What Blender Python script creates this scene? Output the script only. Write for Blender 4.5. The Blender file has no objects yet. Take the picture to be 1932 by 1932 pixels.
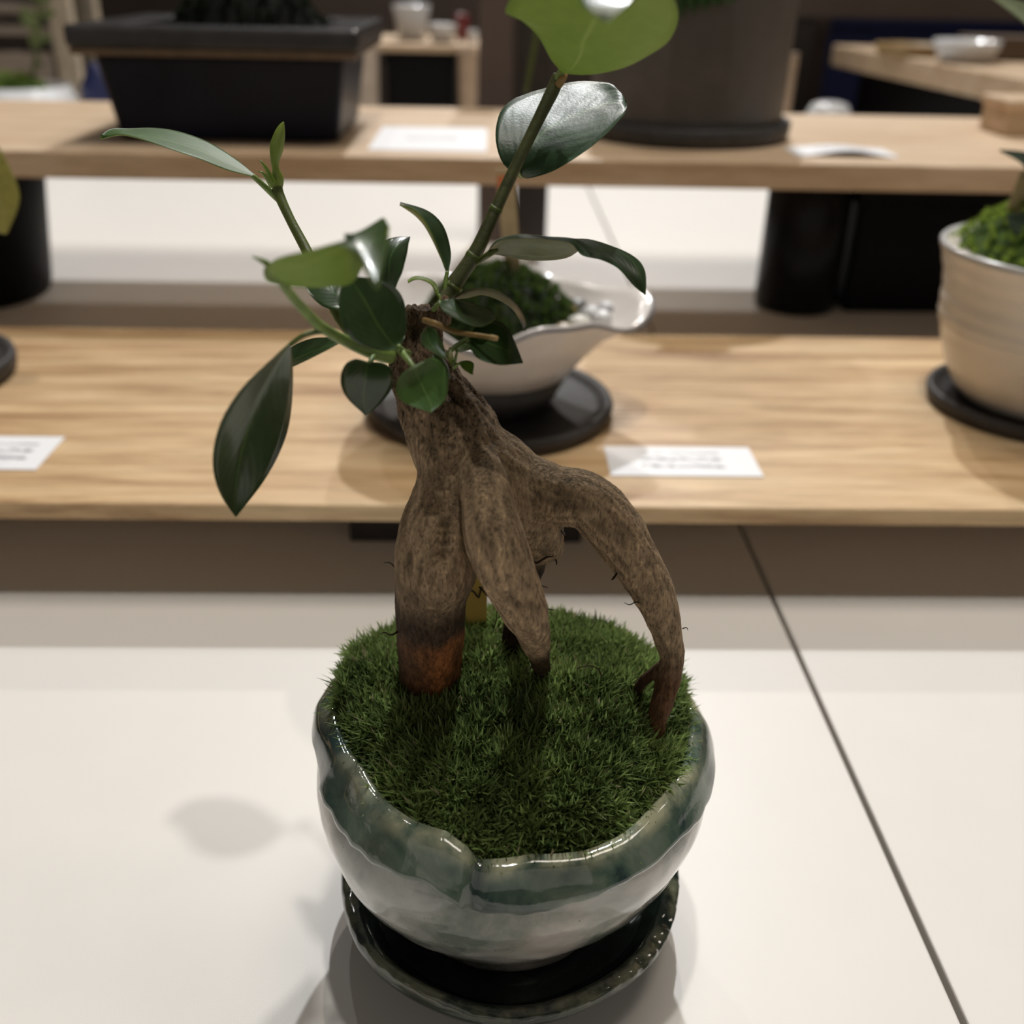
import bpy, math, random
import numpy as np
from mathutils import Vector, Matrix, noise

random.seed(7)
rng = np.random.default_rng(7)
S = bpy.context.scene
C = S.collection

# ---------------------------------------------------------------- camera
FPX, CPX = 1935.0, 966.0          # focal length / centre in pixels of the 1932 frame
PITCH, ROLL, YAW = math.radians(28.0), math.radians(1.25), math.radians(-1.75)
CAM = np.array([-0.00846, -0.22114, 0.257])
_fw = np.array([-math.sin(YAW)*math.cos(PITCH), math.cos(YAW)*math.cos(PITCH), -math.sin(PITCH)])
_rt = np.array([math.cos(YAW), math.sin(YAW), 0.0])
_up = np.cross(_rt, _fw)
RT = math.cos(ROLL)*_rt + math.sin(ROLL)*_up
UP = np.cross(RT, _fw)
FW = _fw

cam = bpy.data.cameras.new('camera')
cam.sensor_fit = 'HORIZONTAL'
cam.lens = 6.86
cam.sensor_width = 6.86*1932/FPX
cam.clip_start = 0.01
cam.clip_end = 60
cam.dof.use_dof = True
cam.dof.focus_distance = 0.262
cam.dof.aperture_fstop = 1.9
co = bpy.data.objects.new('camera', cam)
C.objects.link(co)
M = Matrix(((RT[0], UP[0], -FW[0], CAM[0]), (RT[1], UP[1], -FW[1], CAM[1]),
            (RT[2], UP[2], -FW[2], CAM[2]), (0, 0, 0, 1)))
co.matrix_world = M
S.camera = co

# ---------------------------------------------------------------- light
S.view_settings.view_transform = 'Standard'
S.view_settings.look = 'None'
S.view_settings.gamma = 1.0
S.view_settings.use_curve_mapping = False
S.view_settings.exposure = 0.0
W = bpy.data.worlds.new('shop_ambient')
W.use_nodes = True
bg = W.node_tree.nodes['Background']
bg.inputs[0].default_value = (1.0, 0.88, 0.77, 1)
bg.inputs[1].default_value = 0.062
S.world = W

def spot(name, loc, target, watts, col, size, cone=50):
    l = bpy.data.lights.new(name, 'SPOT')
    l.energy = watts; l.color = col; l.shadow_soft_size = size
    l.spot_size = math.radians(cone); l.spot_blend = 0.6
    o = bpy.data.objects.new(name, l); C.objects.link(o)
    o.location = loc
    d = Vector(target) - Vector(loc)
    o.rotation_euler = d.to_track_quat('-Z', 'Y').to_euler()
    return o
# ceiling track spots of the shop
spot('track_spot', (0.42, 3.2, 3.40), (0.0, 0.2, 0.05), 385, (0.96, 0.98, 1.0), 0.046, 50)
spot('track_spot', (0.013, 0.133, 2.30), (0.0, 0.15, 0.0), 50, (1.0, 0.96, 0.90), 0.034, 70)
spot('track_spot', (-0.55, 2.4, 2.3), (-0.1, 1.4, 0.0), 22, (1.0, 0.96, 0.92), 0.030, 60)
spot('track_spot', (0.3, 3.6, 2.3), (0.1, 2.0, 0.0), 110, (1.0, 0.93, 0.86), 0.04, 75)
# luminous ceiling panel over the display
pl = bpy.data.lights.new('ceiling_panel', 'AREA'); pl.shape = 'RECTANGLE'; pl.size = 1.2; pl.size_y = .6
pl.energy = 21; pl.color = (1.0, .90, .78)
po = bpy.data.objects.new('ceiling_panel', pl); C.objects.link(po); po.location = (.55, .55, 2.45)
# added front fill light, standing in for a bright aisle behind the camera
al = bpy.data.lights.new('aisle_fill', 'AREA'); al.shape = 'RECTANGLE'; al.size = 6.0; al.size_y = 2.2
al.energy = 15; al.color = (1.0, .93, .84)
ao = bpy.data.objects.new('aisle_fill', al); C.objects.link(ao); ao.location = (-.3, -3.3, 1.3)
ao.rotation_euler = (Vector((0, .3, .1))-Vector(ao.location)).to_track_quat('-Z', 'Y').to_euler()

# ---------------------------------------------------------------- pixel helpers (photo pixel + known plane -> place in the room)
def ray(px, py):
    return FW + (px-CPX)/FPX*RT - (py-CPX)/FPX*UP
def at_y(px, py, y):
    d = ray(px, py); return CAM + d*(y-CAM[1])/d[1]
def at_z(px, py, z):
    d = ray(px, py); return CAM + d*(z-CAM[2])/d[2]
def depth(P):
    return float(np.dot(np.asarray(P)-CAM, FW))
def rm(P, rpx):
    return rpx*depth(P)/FPX

# ---------------------------------------------------------------- mesh helpers
def link(name, me, parent=None):
    o = bpy.data.objects.new(name, me); C.objects.link(o)
    if parent is not None: o.parent = parent
    return o
def obj(name, verts, faces, mats, parent=None, smooth=True, fmat=None):
    me = bpy.data.meshes.new(name)
    me.from_pydata([tuple(map(float, v)) for v in verts], [], [tuple(map(int, f)) for f in faces])
    for m in (mats if isinstance(mats, (list, tuple)) else [mats]): me.materials.append(m)
    if smooth: me.polygons.foreach_set('use_smooth', [True]*len(me.polygons))
    if fmat is not None: me.polygons.foreach_set('material_index', list(map(int, fmat)))
    me.update()
    return link(name, me, parent)
def tag(o, label, cat, group=None, kind=None):
    o['label'] = label; o['category'] = cat
    if group: o['group'] = group
    if kind: o['kind'] = kind
    return o
def empty(name, loc):
    o = bpy.data.objects.new(name, None); C.objects.link(o); o.location = tuple(map(float, loc)); o.empty_display_size = .01
    return o
def under(o, root):
    """parent o to root keeping world coordinates of its mesh"""
    o.parent = root
    o.matrix_parent_inverse = Matrix.Translation(-Vector(root.location))
    return o
def sub(o, parent):
    o.parent = parent
    return o
def bevel(o, w, seg=2):
    m = o.modifiers.new('bevel', 'BEVEL'); m.width = w; m.segments = seg; m.limit_method = 'ANGLE'
    return o
def box_vf(x0, x1, y0, y1, z0, z1):
    v = [(x0,y0,z0),(x1,y0,z0),(x1,y1,z0),(x0,y1,z0),(x0,y0,z1),(x1,y0,z1),(x1,y1,z1),(x0,y1,z1)]
    f = [(0,3,2,1),(4,5,6,7),(0,1,5,4),(1,2,6,5),(2,3,7,6),(3,0,4,7)]
    return v, f
def box(name, x0, x1, y0, y1, z0, z1, mat, parent=None, bw=0.0, seg=2):
    v, f = box_vf(x0, x1, y0, y1, z0, z1)
    o = obj(name, v, f, mat, parent, smooth=False)
    if bw: bevel(o, bw, seg)
    return o
def catmull(P, n, closed=False):
    P = np.asarray(P, float); k = len(P)
    if closed:
        idx = lambda i: i % k; segs = k
    else:
        idx = lambda i: min(max(i, 0), k-1); segs = k-1
    out = []
    for t in np.linspace(0, segs, n, endpoint=not closed):
        i = min(int(t), segs-1); u = t-i
        p0, p1, p2, p3 = P[idx(i-1)], P[idx(i)], P[idx(i+1)], P[idx(i+2)]
        out.append(.5*((2*p1)+(-p0+p2)*u+(2*p0-5*p1+4*p2-p3)*u*u+(-p0+3*p1-3*p2+p3)*u**3))
    return np.array(out)
def tube_vf(path, radii, n=10, cap=True):
    P = np.asarray(path, float); k = len(P)
    T = np.gradient(P, axis=0); T /= np.linalg.norm(T, axis=1)[:, None]+1e-12
    ref = np.array([0, 0, 1.]) if abs(T[0][2]) < .9 else np.array([1., 0, 0])
    N = np.cross(T[0], ref); N /= np.linalg.norm(N)
    v, f = [], []
    for i in range(k):
        N = N - T[i]*np.dot(N, T[i]); N /= np.linalg.norm(N)
        B = np.cross(T[i], N)
        for j in range(n):
            a = 2*math.pi*j/n
            v.append(P[i]+radii[i]*(math.cos(a)*N+math.sin(a)*B))
    for i in range(k-1):
        for j in range(n):
            a, b = i*n+j, i*n+(j+1) % n
            f.append((a, b, b+n, a+n))
    if cap:
        f.append(tuple(range(n-1, -1, -1))); f.append(tuple((k-1)*n+j for j in range(n)))
    return v, f
def px_tube(pts, n=8, samples=None):
    """pts: (px, py, y, r_px) -> path, radii"""
    Q = np.array([np.append(at_y(a, b, y), rm(at_y(a, b, y), r)) for a, b, y, r in pts])
    Q = catmull(Q, samples or (len(pts)-1)*6+1)
    return Q[:, :3], Q[:, 3]
def lathe(name, prof, mat, cx, cy, parent=None, n=64, rfun=None, zfun=None, closed=False):
    """prof: list of (r, z); rfun(theta, k) multiplies the radius, zfun(theta, k) shifts z"""
    v, f = [], []
    m = len(prof)
    for i in range(n):
        th = 2*math.pi*i/n
        for k, (r, z) in enumerate(prof):
            rr = r*(rfun(th, k) if rfun else 1); zz = z+(zfun(th, k) if zfun else 0)
            v.append((cx+rr*math.cos(th), cy+rr*math.sin(th), zz))
    for i in range(n):
        for k in range(m-1):
            a, b = i*m+k, ((i+1) % n)*m+k
            f.append((a, b, b+1, a+1))
    if prof[0][0] > 1e-6: f.append(tuple(i*m for i in range(n-1, -1, -1)))
    if prof[-1][0] > 1e-6: f.append(tuple(i*m+m-1 for i in range(n)))
    o = obj(name, v, f, mat, parent)
    return o
def sharp(o, ang=40):
    me = o.data
    me.set_sharp_from_angle(angle=math.radians(ang))
    return o

# ---------------------------------------------------------------- materials
def newmat(name):
    m = bpy.data.materials.new(name); m.use_nodes = True
    nt = m.node_tree; b = nt.nodes['Principled BSDF']
    return m, nt, b
def nd(nt, t, **kw):
    n = nt.nodes.new(t)
    for k, v in kw.items(): setattr(n, k, v)
    return n
def setin(b, **kw):
    for k, v in kw.items():
        k = k.replace('_', ' ')
        if k in b.inputs: b.inputs[k].default_value = v
def c4(c): return (c[0], c[1], c[2], 1)
def ramp(nt, stops):
    r = nd(nt, 'ShaderNodeValToRGB'); e = r.color_ramp.elements
    while len(e) < len(stops): e.new(.5)
    for x, (p, c) in zip(e, stops): x.position = p; x.color = c4(c)
    return r
def coords(nt, scale=(1, 1, 1), rot=(0, 0, 0)):
    t = nd(nt, 'ShaderNodeTexCoord'); mp = nd(nt, 'ShaderNodeMapping')
    mp.inputs['Scale'].default_value = scale; mp.inputs['Rotation'].default_value = rot
    nt.links.new(t.outputs['Object'], mp.inputs['Vector'])
    return mp.outputs['Vector']
def tex_noise(nt, vec, scale, detail=4, rough=.55, dist=0.0):
    n = nd(nt, 'ShaderNodeTexNoise'); n.inputs['Scale'].default_value = scale
    n.inputs['Detail'].default_value = detail; n.inputs['Roughness'].default_value = rough
    n.inputs['Distortion'].default_value = dist
    if vec is not None: nt.links.new(vec, n.inputs['Vector'])
    return n
def bump(nt, b, height, strength=.3, dist=.001):
    n = nd(nt, 'ShaderNodeBump'); n.inputs['Strength'].default_value = strength; n.inputs['Distance'].default_value = dist
    nt.links.new(height, n.inputs['Height']); nt.links.new(n.outputs[0], b.inputs['Normal'])
    return n
def plain(name, col, rough=.5, spec=.5, noise_amt=.15, nscale=60, bstr=.0, bscale=400, metal=0, coat=0):
    m, nt, b = newmat(name)
    setin(b, Roughness=rough, Metallic=metal, Coat_Weight=coat, Coat_Roughness=.05)
    b.inputs['Specular IOR Level'].default_value = spec
    v = coords(nt)
    n = tex_noise(nt, v, nscale)
    lo = tuple(max(0, x*(1-noise_amt)) for x in col); hi = tuple(min(1, x*(1+noise_amt)) for x in col)
    r = ramp(nt, [(.3, lo), (.7, hi)])
    nt.links.new(n.outputs['Fac'], r.inputs[0]); nt.links.new(r.outputs[0], b.inputs['Base Color'])
    if bstr:
        n2 = tex_noise(nt, v, bscale); bump(nt, b, n2.outputs['Fac'], bstr, .0006)
    return m
def wood(name, dark, mid, light, along=(6, 90, 90), fleck=.0, rough=.5):
    m, nt, b = newmat(name)
    setin(b, Roughness=rough)
    v = coords(nt, along)
    n = tex_noise(nt, v, 1.0, 6, .62, .6)
    r = ramp(nt, [(.34, dark), (.49, mid), (.64, light)])
    nt.links.new(n.outputs['Fac'], r.inputs[0])
    v2 = coords(nt, (along[0]*6, along[1]*6, along[2]*6))
    n2 = tex_noise(nt, v2, 1.0, 3, .6)
    r2 = ramp(nt, [(.3, (.72, .70, .66)), (.62, (1, 1, 1))])
    nt.links.new(n2.outputs['Fac'], r2.inputs[0])
    mx = nd(nt, 'ShaderNodeMix', data_type='RGBA', blend_type='MULTIPLY'); mx.inputs[0].default_value = .8
    nt.links.new(r.outputs[0], mx.inputs[6]); nt.links.new(r2.outputs[0], mx.inputs[7])
    nt.links.new(mx.outputs[2], b.inputs['Base Color'])
    bump(nt, b, n2.outputs['Fac'], .25, .0005)
    return m

M_white = plain('white_laminate', (.80, .775, .735), .42, .4, .012, 30, .06, 1500)
M_underlay = plain('table_core', (.05, .045, .04), .8)
M_wood_low = wood('oak_veneer', (.36, .205, .09), (.60, .405, .215), (.74, .545, .32), (6, 62, 62))
M_wood_up = wood('pine_board', (.52, .36, .215), (.62, .455, .30), (.70, .54, .38), (5, 60, 60))
M_metal = plain('dark_bronze_steel', (.022, .016, .013), .45, .5, .1)
M_brown = plain('brown_painted_board', (.105, .078, .066), .6, .3, .08, 8)
M_black = plain('matte_black_clay', (.045, .042, .041), .55, .4, .2, 120, .2, 700)
M_blackpl = plain('black_plastic', (.003, .003, .0035), .5, .12, .1)
M_charcoal = plain('charcoal_glaze', (.085, .078, .073), .5, .4, .12, 50, .1, 500)
M_white_glaze = plain('white_glaze', (.62, .62, .62), .18, .5, .06, 40, .05, 200)
M_card = None
M_soil = plain('dark_soil', (.008, .007, .005), .9, .2, .5, 300, .8, 900)

def card_mat():
    m, nt, b = newmat('printed_card'); setin(b, Roughness=.45)
    t = nd(nt, 'ShaderNodeTexCoord')
    # rows of tiny unreadable print
    mp = nd(nt, 'ShaderNodeMapping'); mp.inputs['Scale'].default_value = (200, 500, 1)
    nt.links.new(t.outputs['Object'], mp.inputs[0])
    n = tex_noise(nt, mp.outputs[0], 1.0, 2, .6)
    r = ramp(nt, [(.44, (0, 0, 0)), (.52, (1, 1, 1))])
    nt.links.new(n.outputs['Fac'], r.inputs[0])
    sep = nd(nt, 'ShaderNodeSeparateXYZ'); nt.links.new(t.outputs['Object'], sep.inputs[0])
    w = nd(nt, 'ShaderNodeMath', operation='SINE'); ml = nd(nt, 'ShaderNodeMath', operation='MULTIPLY'); ml.inputs[1].default_value = 780
    nt.links.new(sep.outputs['Y'], ml.inputs[0]); nt.links.new(ml.outputs[0], w.inputs[0])
    g = nd(nt, 'ShaderNodeMath', operation='GREATER_THAN'); g.inputs[1].default_value = .25
    nt.links.new(w.outputs[0], g.inputs[0])
    # margin mask (object space, card centred on its origin)
    ax = nd(nt, 'ShaderNodeMath', operation='ABSOLUTE'); nt.links.new(sep.outputs['X'], ax.inputs[0])
    lx = nd(nt, 'ShaderNodeMath', operation='LESS_THAN'); lx.inputs[1].default_value = .020; nt.links.new(ax.outputs[0], lx.inputs[0])
    ay = nd(nt, 'ShaderNodeMath', operation='ABSOLUTE'); nt.links.new(sep.outputs['Y'], ay.inputs[0])
    ly = nd(nt, 'ShaderNodeMath', operation='LESS_THAN'); ly.inputs[1].default_value = .010; nt.links.new(ay.outputs[0], ly.inputs[0])
    a1 = nd(nt, 'ShaderNodeMath', operation='MULTIPLY'); nt.links.new(lx.outputs[0], a1.inputs[0]); nt.links.new(ly.outputs[0], a1.inputs[1])
    a2 = nd(nt, 'ShaderNodeMath', operation='MULTIPLY'); nt.links.new(a1.outputs[0], a2.inputs[0]); nt.links.new(g.outputs[0], a2.inputs[1])
    a3 = nd(nt, 'ShaderNodeMath', operation='MULTIPLY'); nt.links.new(a2.outputs[0], a3.inputs[0]); nt.links.new(r.outputs[0], a3.inputs[1])
    a4 = nd(nt, 'ShaderNodeMath', operation='MULTIPLY'); a4.inputs[1].default_value = .95; nt.links.new(a3.outputs[0], a4.inputs[0])
    mx = nd(nt, 'ShaderNodeMix', data_type='RGBA'); nt.links.new(a4.outputs[0], mx.inputs[0])
    mx.inputs[6].default_value = (.86, .87, .90, 1); mx.inputs[7].default_value = (.16, .17, .19, 1)
    nt.links.new(mx.outputs[2], b.inputs['Base Color'])
    return m
M_card = card_mat()

def leaf_mat(name, base, vein, rough, trans_col, trans, coat=.0, nscale=300, sheen_bump=.045, grit=.35, spec=.5):
    m, nt, b = newmat(name)
    setin(b, Roughness=rough, Coat_Weight=coat, Coat_Roughness=.12)
    uv = nd(nt, 'ShaderNodeUVMap'); sep = nd(nt, 'ShaderNodeSeparateXYZ'); nt.links.new(uv.outputs[0], sep.inputs[0])
    sb = nd(nt, 'ShaderNodeMath', operation='SUBTRACT'); sb.inputs[1].default_value = .5; nt.links.new(sep.outputs['X'], sb.inputs[0])
    ab = nd(nt, 'ShaderNodeMath', operation='ABSOLUTE'); nt.links.new(sb.outputs[0], ab.inputs[0])
    rr = nd(nt, 'ShaderNodeMapRange'); rr.inputs['From Min'].default_value = .008; rr.inputs['From Max'].default_value = .024
    rr.inputs['To Min'].default_value = 1; rr.inputs['To Max'].default_value = 0; nt.links.new(ab.outputs[0], rr.inputs['Value'])
    v = coords(nt); n = tex_noise(nt, v, nscale, 3)
    r = ramp(nt, [(.3, tuple(x*.82 for x in base)), (.7, tuple(min(1, x*1.2) for x in base))]); nt.links.new(n.outputs['Fac'], r.inputs[0])
    mx = nd(nt, 'ShaderNodeMix', data_type='RGBA'); nt.links.new(rr.outputs[0], mx.inputs[0]); mx.inputs[7].default_value = c4(vein)
    nt.links.new(r.outputs[0], mx.inputs[6]); nt.links.new(mx.outputs[2], b.inputs['Base Color'])
    # side veins: fine relief
    wv = nd(nt, 'ShaderNodeTexWave', wave_type='BANDS', bands_direction='Y'); wv.inputs['Scale'].default_value = 3.2
    wv.inputs['Distortion'].default_value = 1.2; wv.inputs['Detail'].default_value = 2
    skew = nd(nt, 'ShaderNodeCombineXYZ'); ad = nd(nt, 'ShaderNodeMath', operation='SUBTRACT')
    m5 = nd(nt, 'ShaderNodeMath', operation='MULTIPLY'); m5.inputs[1].default_value = .8; nt.links.new(ab.outputs[0], m5.inputs[0])
    nt.links.new(sep.outputs['Y'], ad.inputs[0]); nt.links.new(m5.outputs[0], ad.inputs[1])
    nt.links.new(ad.outputs[0], skew.inputs['Y']); nt.links.new(sep.outputs['X'], skew.inputs['X'])
    nt.links.new(skew.outputs[0], wv.inputs['Vector'])
    n3 = tex_noise(nt, v, 1400, 2)
    sm = nd(nt, 'ShaderNodeMath', operation='MULTIPLY_ADD'); sm.inputs[1].default_value = grit; b.inputs['Specular IOR Level'].default_value = spec
    nt.links.new(n3.outputs['Fac'], sm.inputs[0]); nt.links.new(wv.outputs['Fac'], sm.inputs[2])
    bump(nt, b, sm.outputs[0], sheen_bump, .0004)
    tr = nd(nt, 'ShaderNodeBsdfTranslucent'); tr.inputs[0].default_value = c4(trans_col)
    ms = nd(nt, 'ShaderNodeMixShader'); ms.inputs[0].default_value = trans
    out = nt.nodes['Material Output']
    nt.links.new(b.outputs[0], ms.inputs[1]); nt.links.new(tr.outputs[0], ms.inputs[2]); nt.links.new(ms.outputs[0], out.inputs[0])
    return m
M_leaf_top = leaf_mat('leaf_upper', (.024, .050, .016), (.06, .115, .03), .30, (.12, .24, .03), .12, .25)
M_leaf_und = leaf_mat('leaf_underside', (.12, .17, .045), (.25, .30, .11), .5, (.32, .46, .06), .42, 0)
M_leaf_top_thin = leaf_mat('leaf_upper_thin', (.022, .048, .020), (.06, .11, .04), .34, (.78, .95, .28), .16, .15)
M_leaf_und_thin = leaf_mat('leaf_underside_thin', (.16, .23, .06), (.30, .36, .13), .5, (.60, .72, .24), .48, 0)
M_leaf_gloss = leaf_mat('leaf_upper_glossy', (.030, .062, .030), (.06, .12, .04), .42, (.12, .24, .03), .12, 0, 300, .10, 2.2, .38)
M_leaf_mid_top = leaf_mat('leaf_upper_fresh', (.055, .115, .026), (.11, .20, .05), .48, (.16, .30, .04), .2, 0)
M_leaf_young = leaf_mat('young_leaf', (.20, .30, .045), (.26, .36, .08), .40, (.25, .38, .05), .25, .1)
M_leaf_olive = leaf_mat('leaf_olive_underside', (.13, .15, .055), (.2, .22, .09), .42, (.16, .2, .05), .2, .1)
M_stem = plain('green_stem', (.085, .115, .022), .42, .5, .25, 250, .15, 900)
M_stem_pale = plain('pale_green_stem', (.17, .25, .06), .42, .5, .2, 250, .1, 900)
M_stem_dark = plain('woody_green_stem', (.055, .062, .016), .5, .5, .3, 250, .3, 700)
M_twig = plain('tan_twig', (.27, .17, .06), .55, .4, .25, 200, .3, 700)
M_twig_end = plain('cut_wood', (.42, .28, .12), .7, .3, .2, 500)
M_hair = plain('root_hair_brown', (.035, .022, .012), .8, .2, .2)

def attr(nt, name):
    a = nd(nt, 'ShaderNodeAttribute'); a.attribute_name = name; return a

def bark_mat():
    m, nt, b = newmat('ficus_bark'); setin(b, Roughness=.82)
    b.inputs['Specular IOR Level'].default_value = .2
    t = attr(nt, 'tint'); v = coords(nt, (1, 1, .30))
    n = tex_noise(nt, v, 1350, 3, .6, .5)
    r = ramp(nt, [(.385, (.16, .14, .12)), (.45, (.85, .84, .82)), (.57, (1.05, 1.04, 1.02)), (.66, (1.7, 1.62, 1.5))])
    nt.links.new(n.outputs['Fac'], r.inputs[0])
    mx = nd(nt, 'ShaderNodeMix', data_type='RGBA', blend_type='MULTIPLY'); fa = nd(nt, 'ShaderNodeMath', operation='MULTIPLY_ADD'); fa.inputs[1].default_value = .40; fa.inputs[2].default_value = .55; nt.links.new(t.outputs['Alpha'], fa.inputs[0]); nt.links.new(fa.outputs[0], mx.inputs[0])
    nt.links.new(t.outputs['Color'], mx.inputs[6]); nt.links.new(r.outputs[0], mx.inputs[7])
    nt.links.new(mx.outputs[2], b.inputs['Base Color'])
    n3 = tex_noise(nt, v, 640, 5, .7, .5)
    ad = nd(nt, 'ShaderNodeMath', operation='ADD'); nt.links.new(n.outputs['Fac'], ad.inputs[0]); nt.links.new(n3.outputs['Fac'], ad.inputs[1])
    bump(nt, b, ad.outputs[0], 1.0, .0009)
    return m
M_bark = bark_mat()

def moss_mat(name, dark, light, dead, rough=.6):
    m, nt, b = newmat(name); setin(b, Roughness=rough)
    b.inputs['Specular IOR Level'].default_value = .45
    a = attr(nt, 'shade')
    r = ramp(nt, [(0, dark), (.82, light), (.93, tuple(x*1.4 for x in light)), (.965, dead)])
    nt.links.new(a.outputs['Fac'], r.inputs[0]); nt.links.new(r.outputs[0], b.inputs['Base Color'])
    tr = nd(nt, 'ShaderNodeBsdfTranslucent'); nt.links.new(r.outputs[0], tr.inputs[0])
    ms = nd(nt, 'ShaderNodeMixShader'); ms.inputs[0].default_value = .5
    nt.links.new(b.outputs[0], ms.inputs[1]); nt.links.new(tr.outputs[0], ms.inputs[2])
    nt.links.new(ms.outputs[0], nt.nodes['Material Output'].inputs[0])
    return m
M_moss = moss_mat('moss_blades', (.045, .080, .022), (.29, .40, .125), (.38, .33, .20), .4)
M_moss_far = moss_mat('moss_blades_far', (.09, .16, .022), (.34, .46, .075), (.30, .40, .07), .85)

def glaze_body():
    m, nt, b = newmat('celadon_grey_glaze'); setin(b, Roughness=.10, Coat_Weight=.6, Coat_Roughness=.03)
    v = coords(nt)
    n = tex_noise(nt, v, 42, 5, .6, .4)
    r = ramp(nt, [(.36, (.15, .18, .155)), (.50, (.38, .37, .345)), (.64, (.52, .49, .465))])
    nt.links.new(n.outputs['Fac'], r.inputs[0])
    n2 = tex_noise(nt, v, 16, 3, .5)
    r2 = ramp(nt, [(.40, (.75, .82, .80)), (.62, (1.05, 1.0, .96))]); nt.links.new(n2.outputs['Fac'], r2.inputs[0])
    mx = nd(nt, 'ShaderNodeMix', data_type='RGBA', blend_type='MULTIPLY'); mx.inputs[0].default_value = 1
    nt.links.new(r.outputs[0], mx.inputs[6]); nt.links.new(r2.outputs[0], mx.inputs[7])
    n4 = tex_noise(nt, v, 900, 1)                        # pin holes
    r4 = ramp(nt, [(.20, (.25, .25, .25)), (.25, (1, 1, 1))]); nt.links.new(n4.outputs['Fac'], r4.inputs[0])
    mx2 = nd(nt, 'ShaderNodeMix', data_type='RGBA', blend_type='MULTIPLY'); mx2.inputs[0].default_value = 1
    nt.links.new(mx.outputs[2], mx2.inputs[6]); nt.links.new(r4.outputs[0], mx2.inputs[7])
    nt.links.new(mx2.outputs[2], b.inputs['Base Color'])
    n5 = tex_noise(nt, v, 95, 2); bump(nt, b, n5.outputs['Fac'], .12, .001)
    return m
def glaze_rim(name, stops, crest, scale=70, rough=.08):
    m, nt, b = newmat(name); setin(b, Roughness=rough, Coat_Weight=.7, Coat_Roughness=.03)
    v = coords(nt); n = tex_noise(nt, v, scale, 5, .6, .5)
    r = ramp(nt, stops); nt.links.new(n.outputs['Fac'], r.inputs[0])
    a = attr(nt, 'crest'); n2 = tex_noise(nt, v, 130, 3)
    ml = nd(nt, 'ShaderNodeMath', operation='MULTIPLY'); nt.links.new(a.outputs['Fac'], ml.inputs[0])
    rr = ramp(nt, [(.38, (0, 0, 0)), (.60, (.85, .85, .85))]); nt.links.new(n2.outputs['Fac'], rr.inputs[0]); nt.links.new(rr.outputs[0], ml.inputs[1])
    mx = nd(nt, 'ShaderNodeMix', data_type='RGBA'); nt.links.new(ml.outputs[0], mx.inputs[0]); nt.links.new(r.outputs[0], mx.inputs[6]); mx.inputs[7].default_value = c4(crest)
    pa = attr(nt, 'pool'); mp_ = nd(nt, 'ShaderNodeMix', data_type='RGBA'); nt.links.new(pa.outputs['Fac'], mp_.inputs[0]); nt.links.new(mx.outputs[2], mp_.inputs[6]); mp_.inputs[7].default_value = (.010, .028, .028, 1)
    nt.links.new(mp_.outputs[2], b.inputs['Base Color'])
    n5 = tex_noise(nt, v, 150, 3); bump(nt, b, n5.outputs['Fac'], .22, .001)
    return m
M_glaze = glaze_body()
M_rim = glaze_rim('green_rim_glaze', [(.34, (.020, .045, .042)), (.46, (.075, .115, .085)), (.58, (.125, .165, .125)), (.70, (.22, .26, .21))], (.46, .45, .30))
M_saucer = glaze_rim('dark_green_glaze', [(.34, (.006, .014, .013)), (.52, (.014, .028, .022)), (.68, (.035, .055, .040))], (.34, .34, .21), 90, .10)

# ---------------------------------------------------------------- setting
TX0, TX1, TY0, TY1 = -1.3, 1.5, -0.35, 1.75
SEAM = 0.1262
fl = box('floor', -6, 6, -3, 7, -.80, -.75, plain('floor_dark', (.10, .085, .07), .5, .3, .15, 4)); fl['kind'] = 'structure'
wl = box('wall_back', -6, 6, 6.0, 6.1, -.75, 2.6, plain('wall_taupe', (.16, .13, .11), .8, .2, .1, 3)); wl['kind'] = 'structure'

def table(x0, x1, label):
    r = empty('display_table', ((x0+x1)/2, (TY0+TY1)/2, -.75))
    under(box('table_top', x0, x1, TY0, TY1, -.028, 0, M_white, None, .0008), r)
    for x in (x0+.05, x1-.05):
        for y in (TY0+.05, TY1-.05):
            under(box('leg', x-.02, x+.02, y-.02, y+.02, -.75, -.028, M_metal, None, .002), r)
    tag(r, label, 'table')
table(TX0, SEAM-.0011, 'large white laminate display table to the left of the dark seam')
table(SEAM+.0011, TX1, 'white laminate display table to the right of the dark seam')

# lower shelf board, raised on a dark block
LZ, LT = .047, .0085
LY0, LY1 = .179, .4215
r = empty('wooden_shelf', (0, (LY0+LY1)/2, 0))
under(box('board', -1.1, 1.2, LY0, LY1, LZ-LT, LZ, M_wood_low, None, .0012), r)
b0 = at_z(660, 1022, 0); b1 = at_z(1095, 1022, 0)
for cx in ((b0[0]+b1[0])/2, -.75, .85):
    w = (b1[0]-b0[0])/2
    under(box('support_block', cx-w, cx+w, b0[1], b0[1]+.14, 0, LZ-LT, M_metal, None, .001), r)
tag(r, 'low golden-brown wooden shelf board just behind the bonsai, holding two white pots', 'shelf')

# upper shelf
UZ, UT = .141, .0180
UY0, UY1 = .5115, .791
r = empty('wooden_shelf', (0, (UY0+UY1)/2, 0))
under(box('board', -1.2, 1.3, UY0, UY1, UZ-UT, UZ, M_wood_up, None, .0015), r)
def post(px0, px1, y):
    a = at_y(px0, 400, y); c = at_y(px1, 400, y)
    under(box('post', a[0], c[0], y, y+.03, 0, UZ-UT, M_metal, None, .001), r)
under(box('post', -.95, -.93, .60, .63, 0, UZ-UT, M_metal, None, .001), r)
under(box('post', .95, .97, .60, .63, 0, UZ-UT, M_metal, None, .001), r)
tag(r, 'thick pale wooden shelf board on dark posts, holding the blue-black and charcoal planters', 'shelf')

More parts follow.
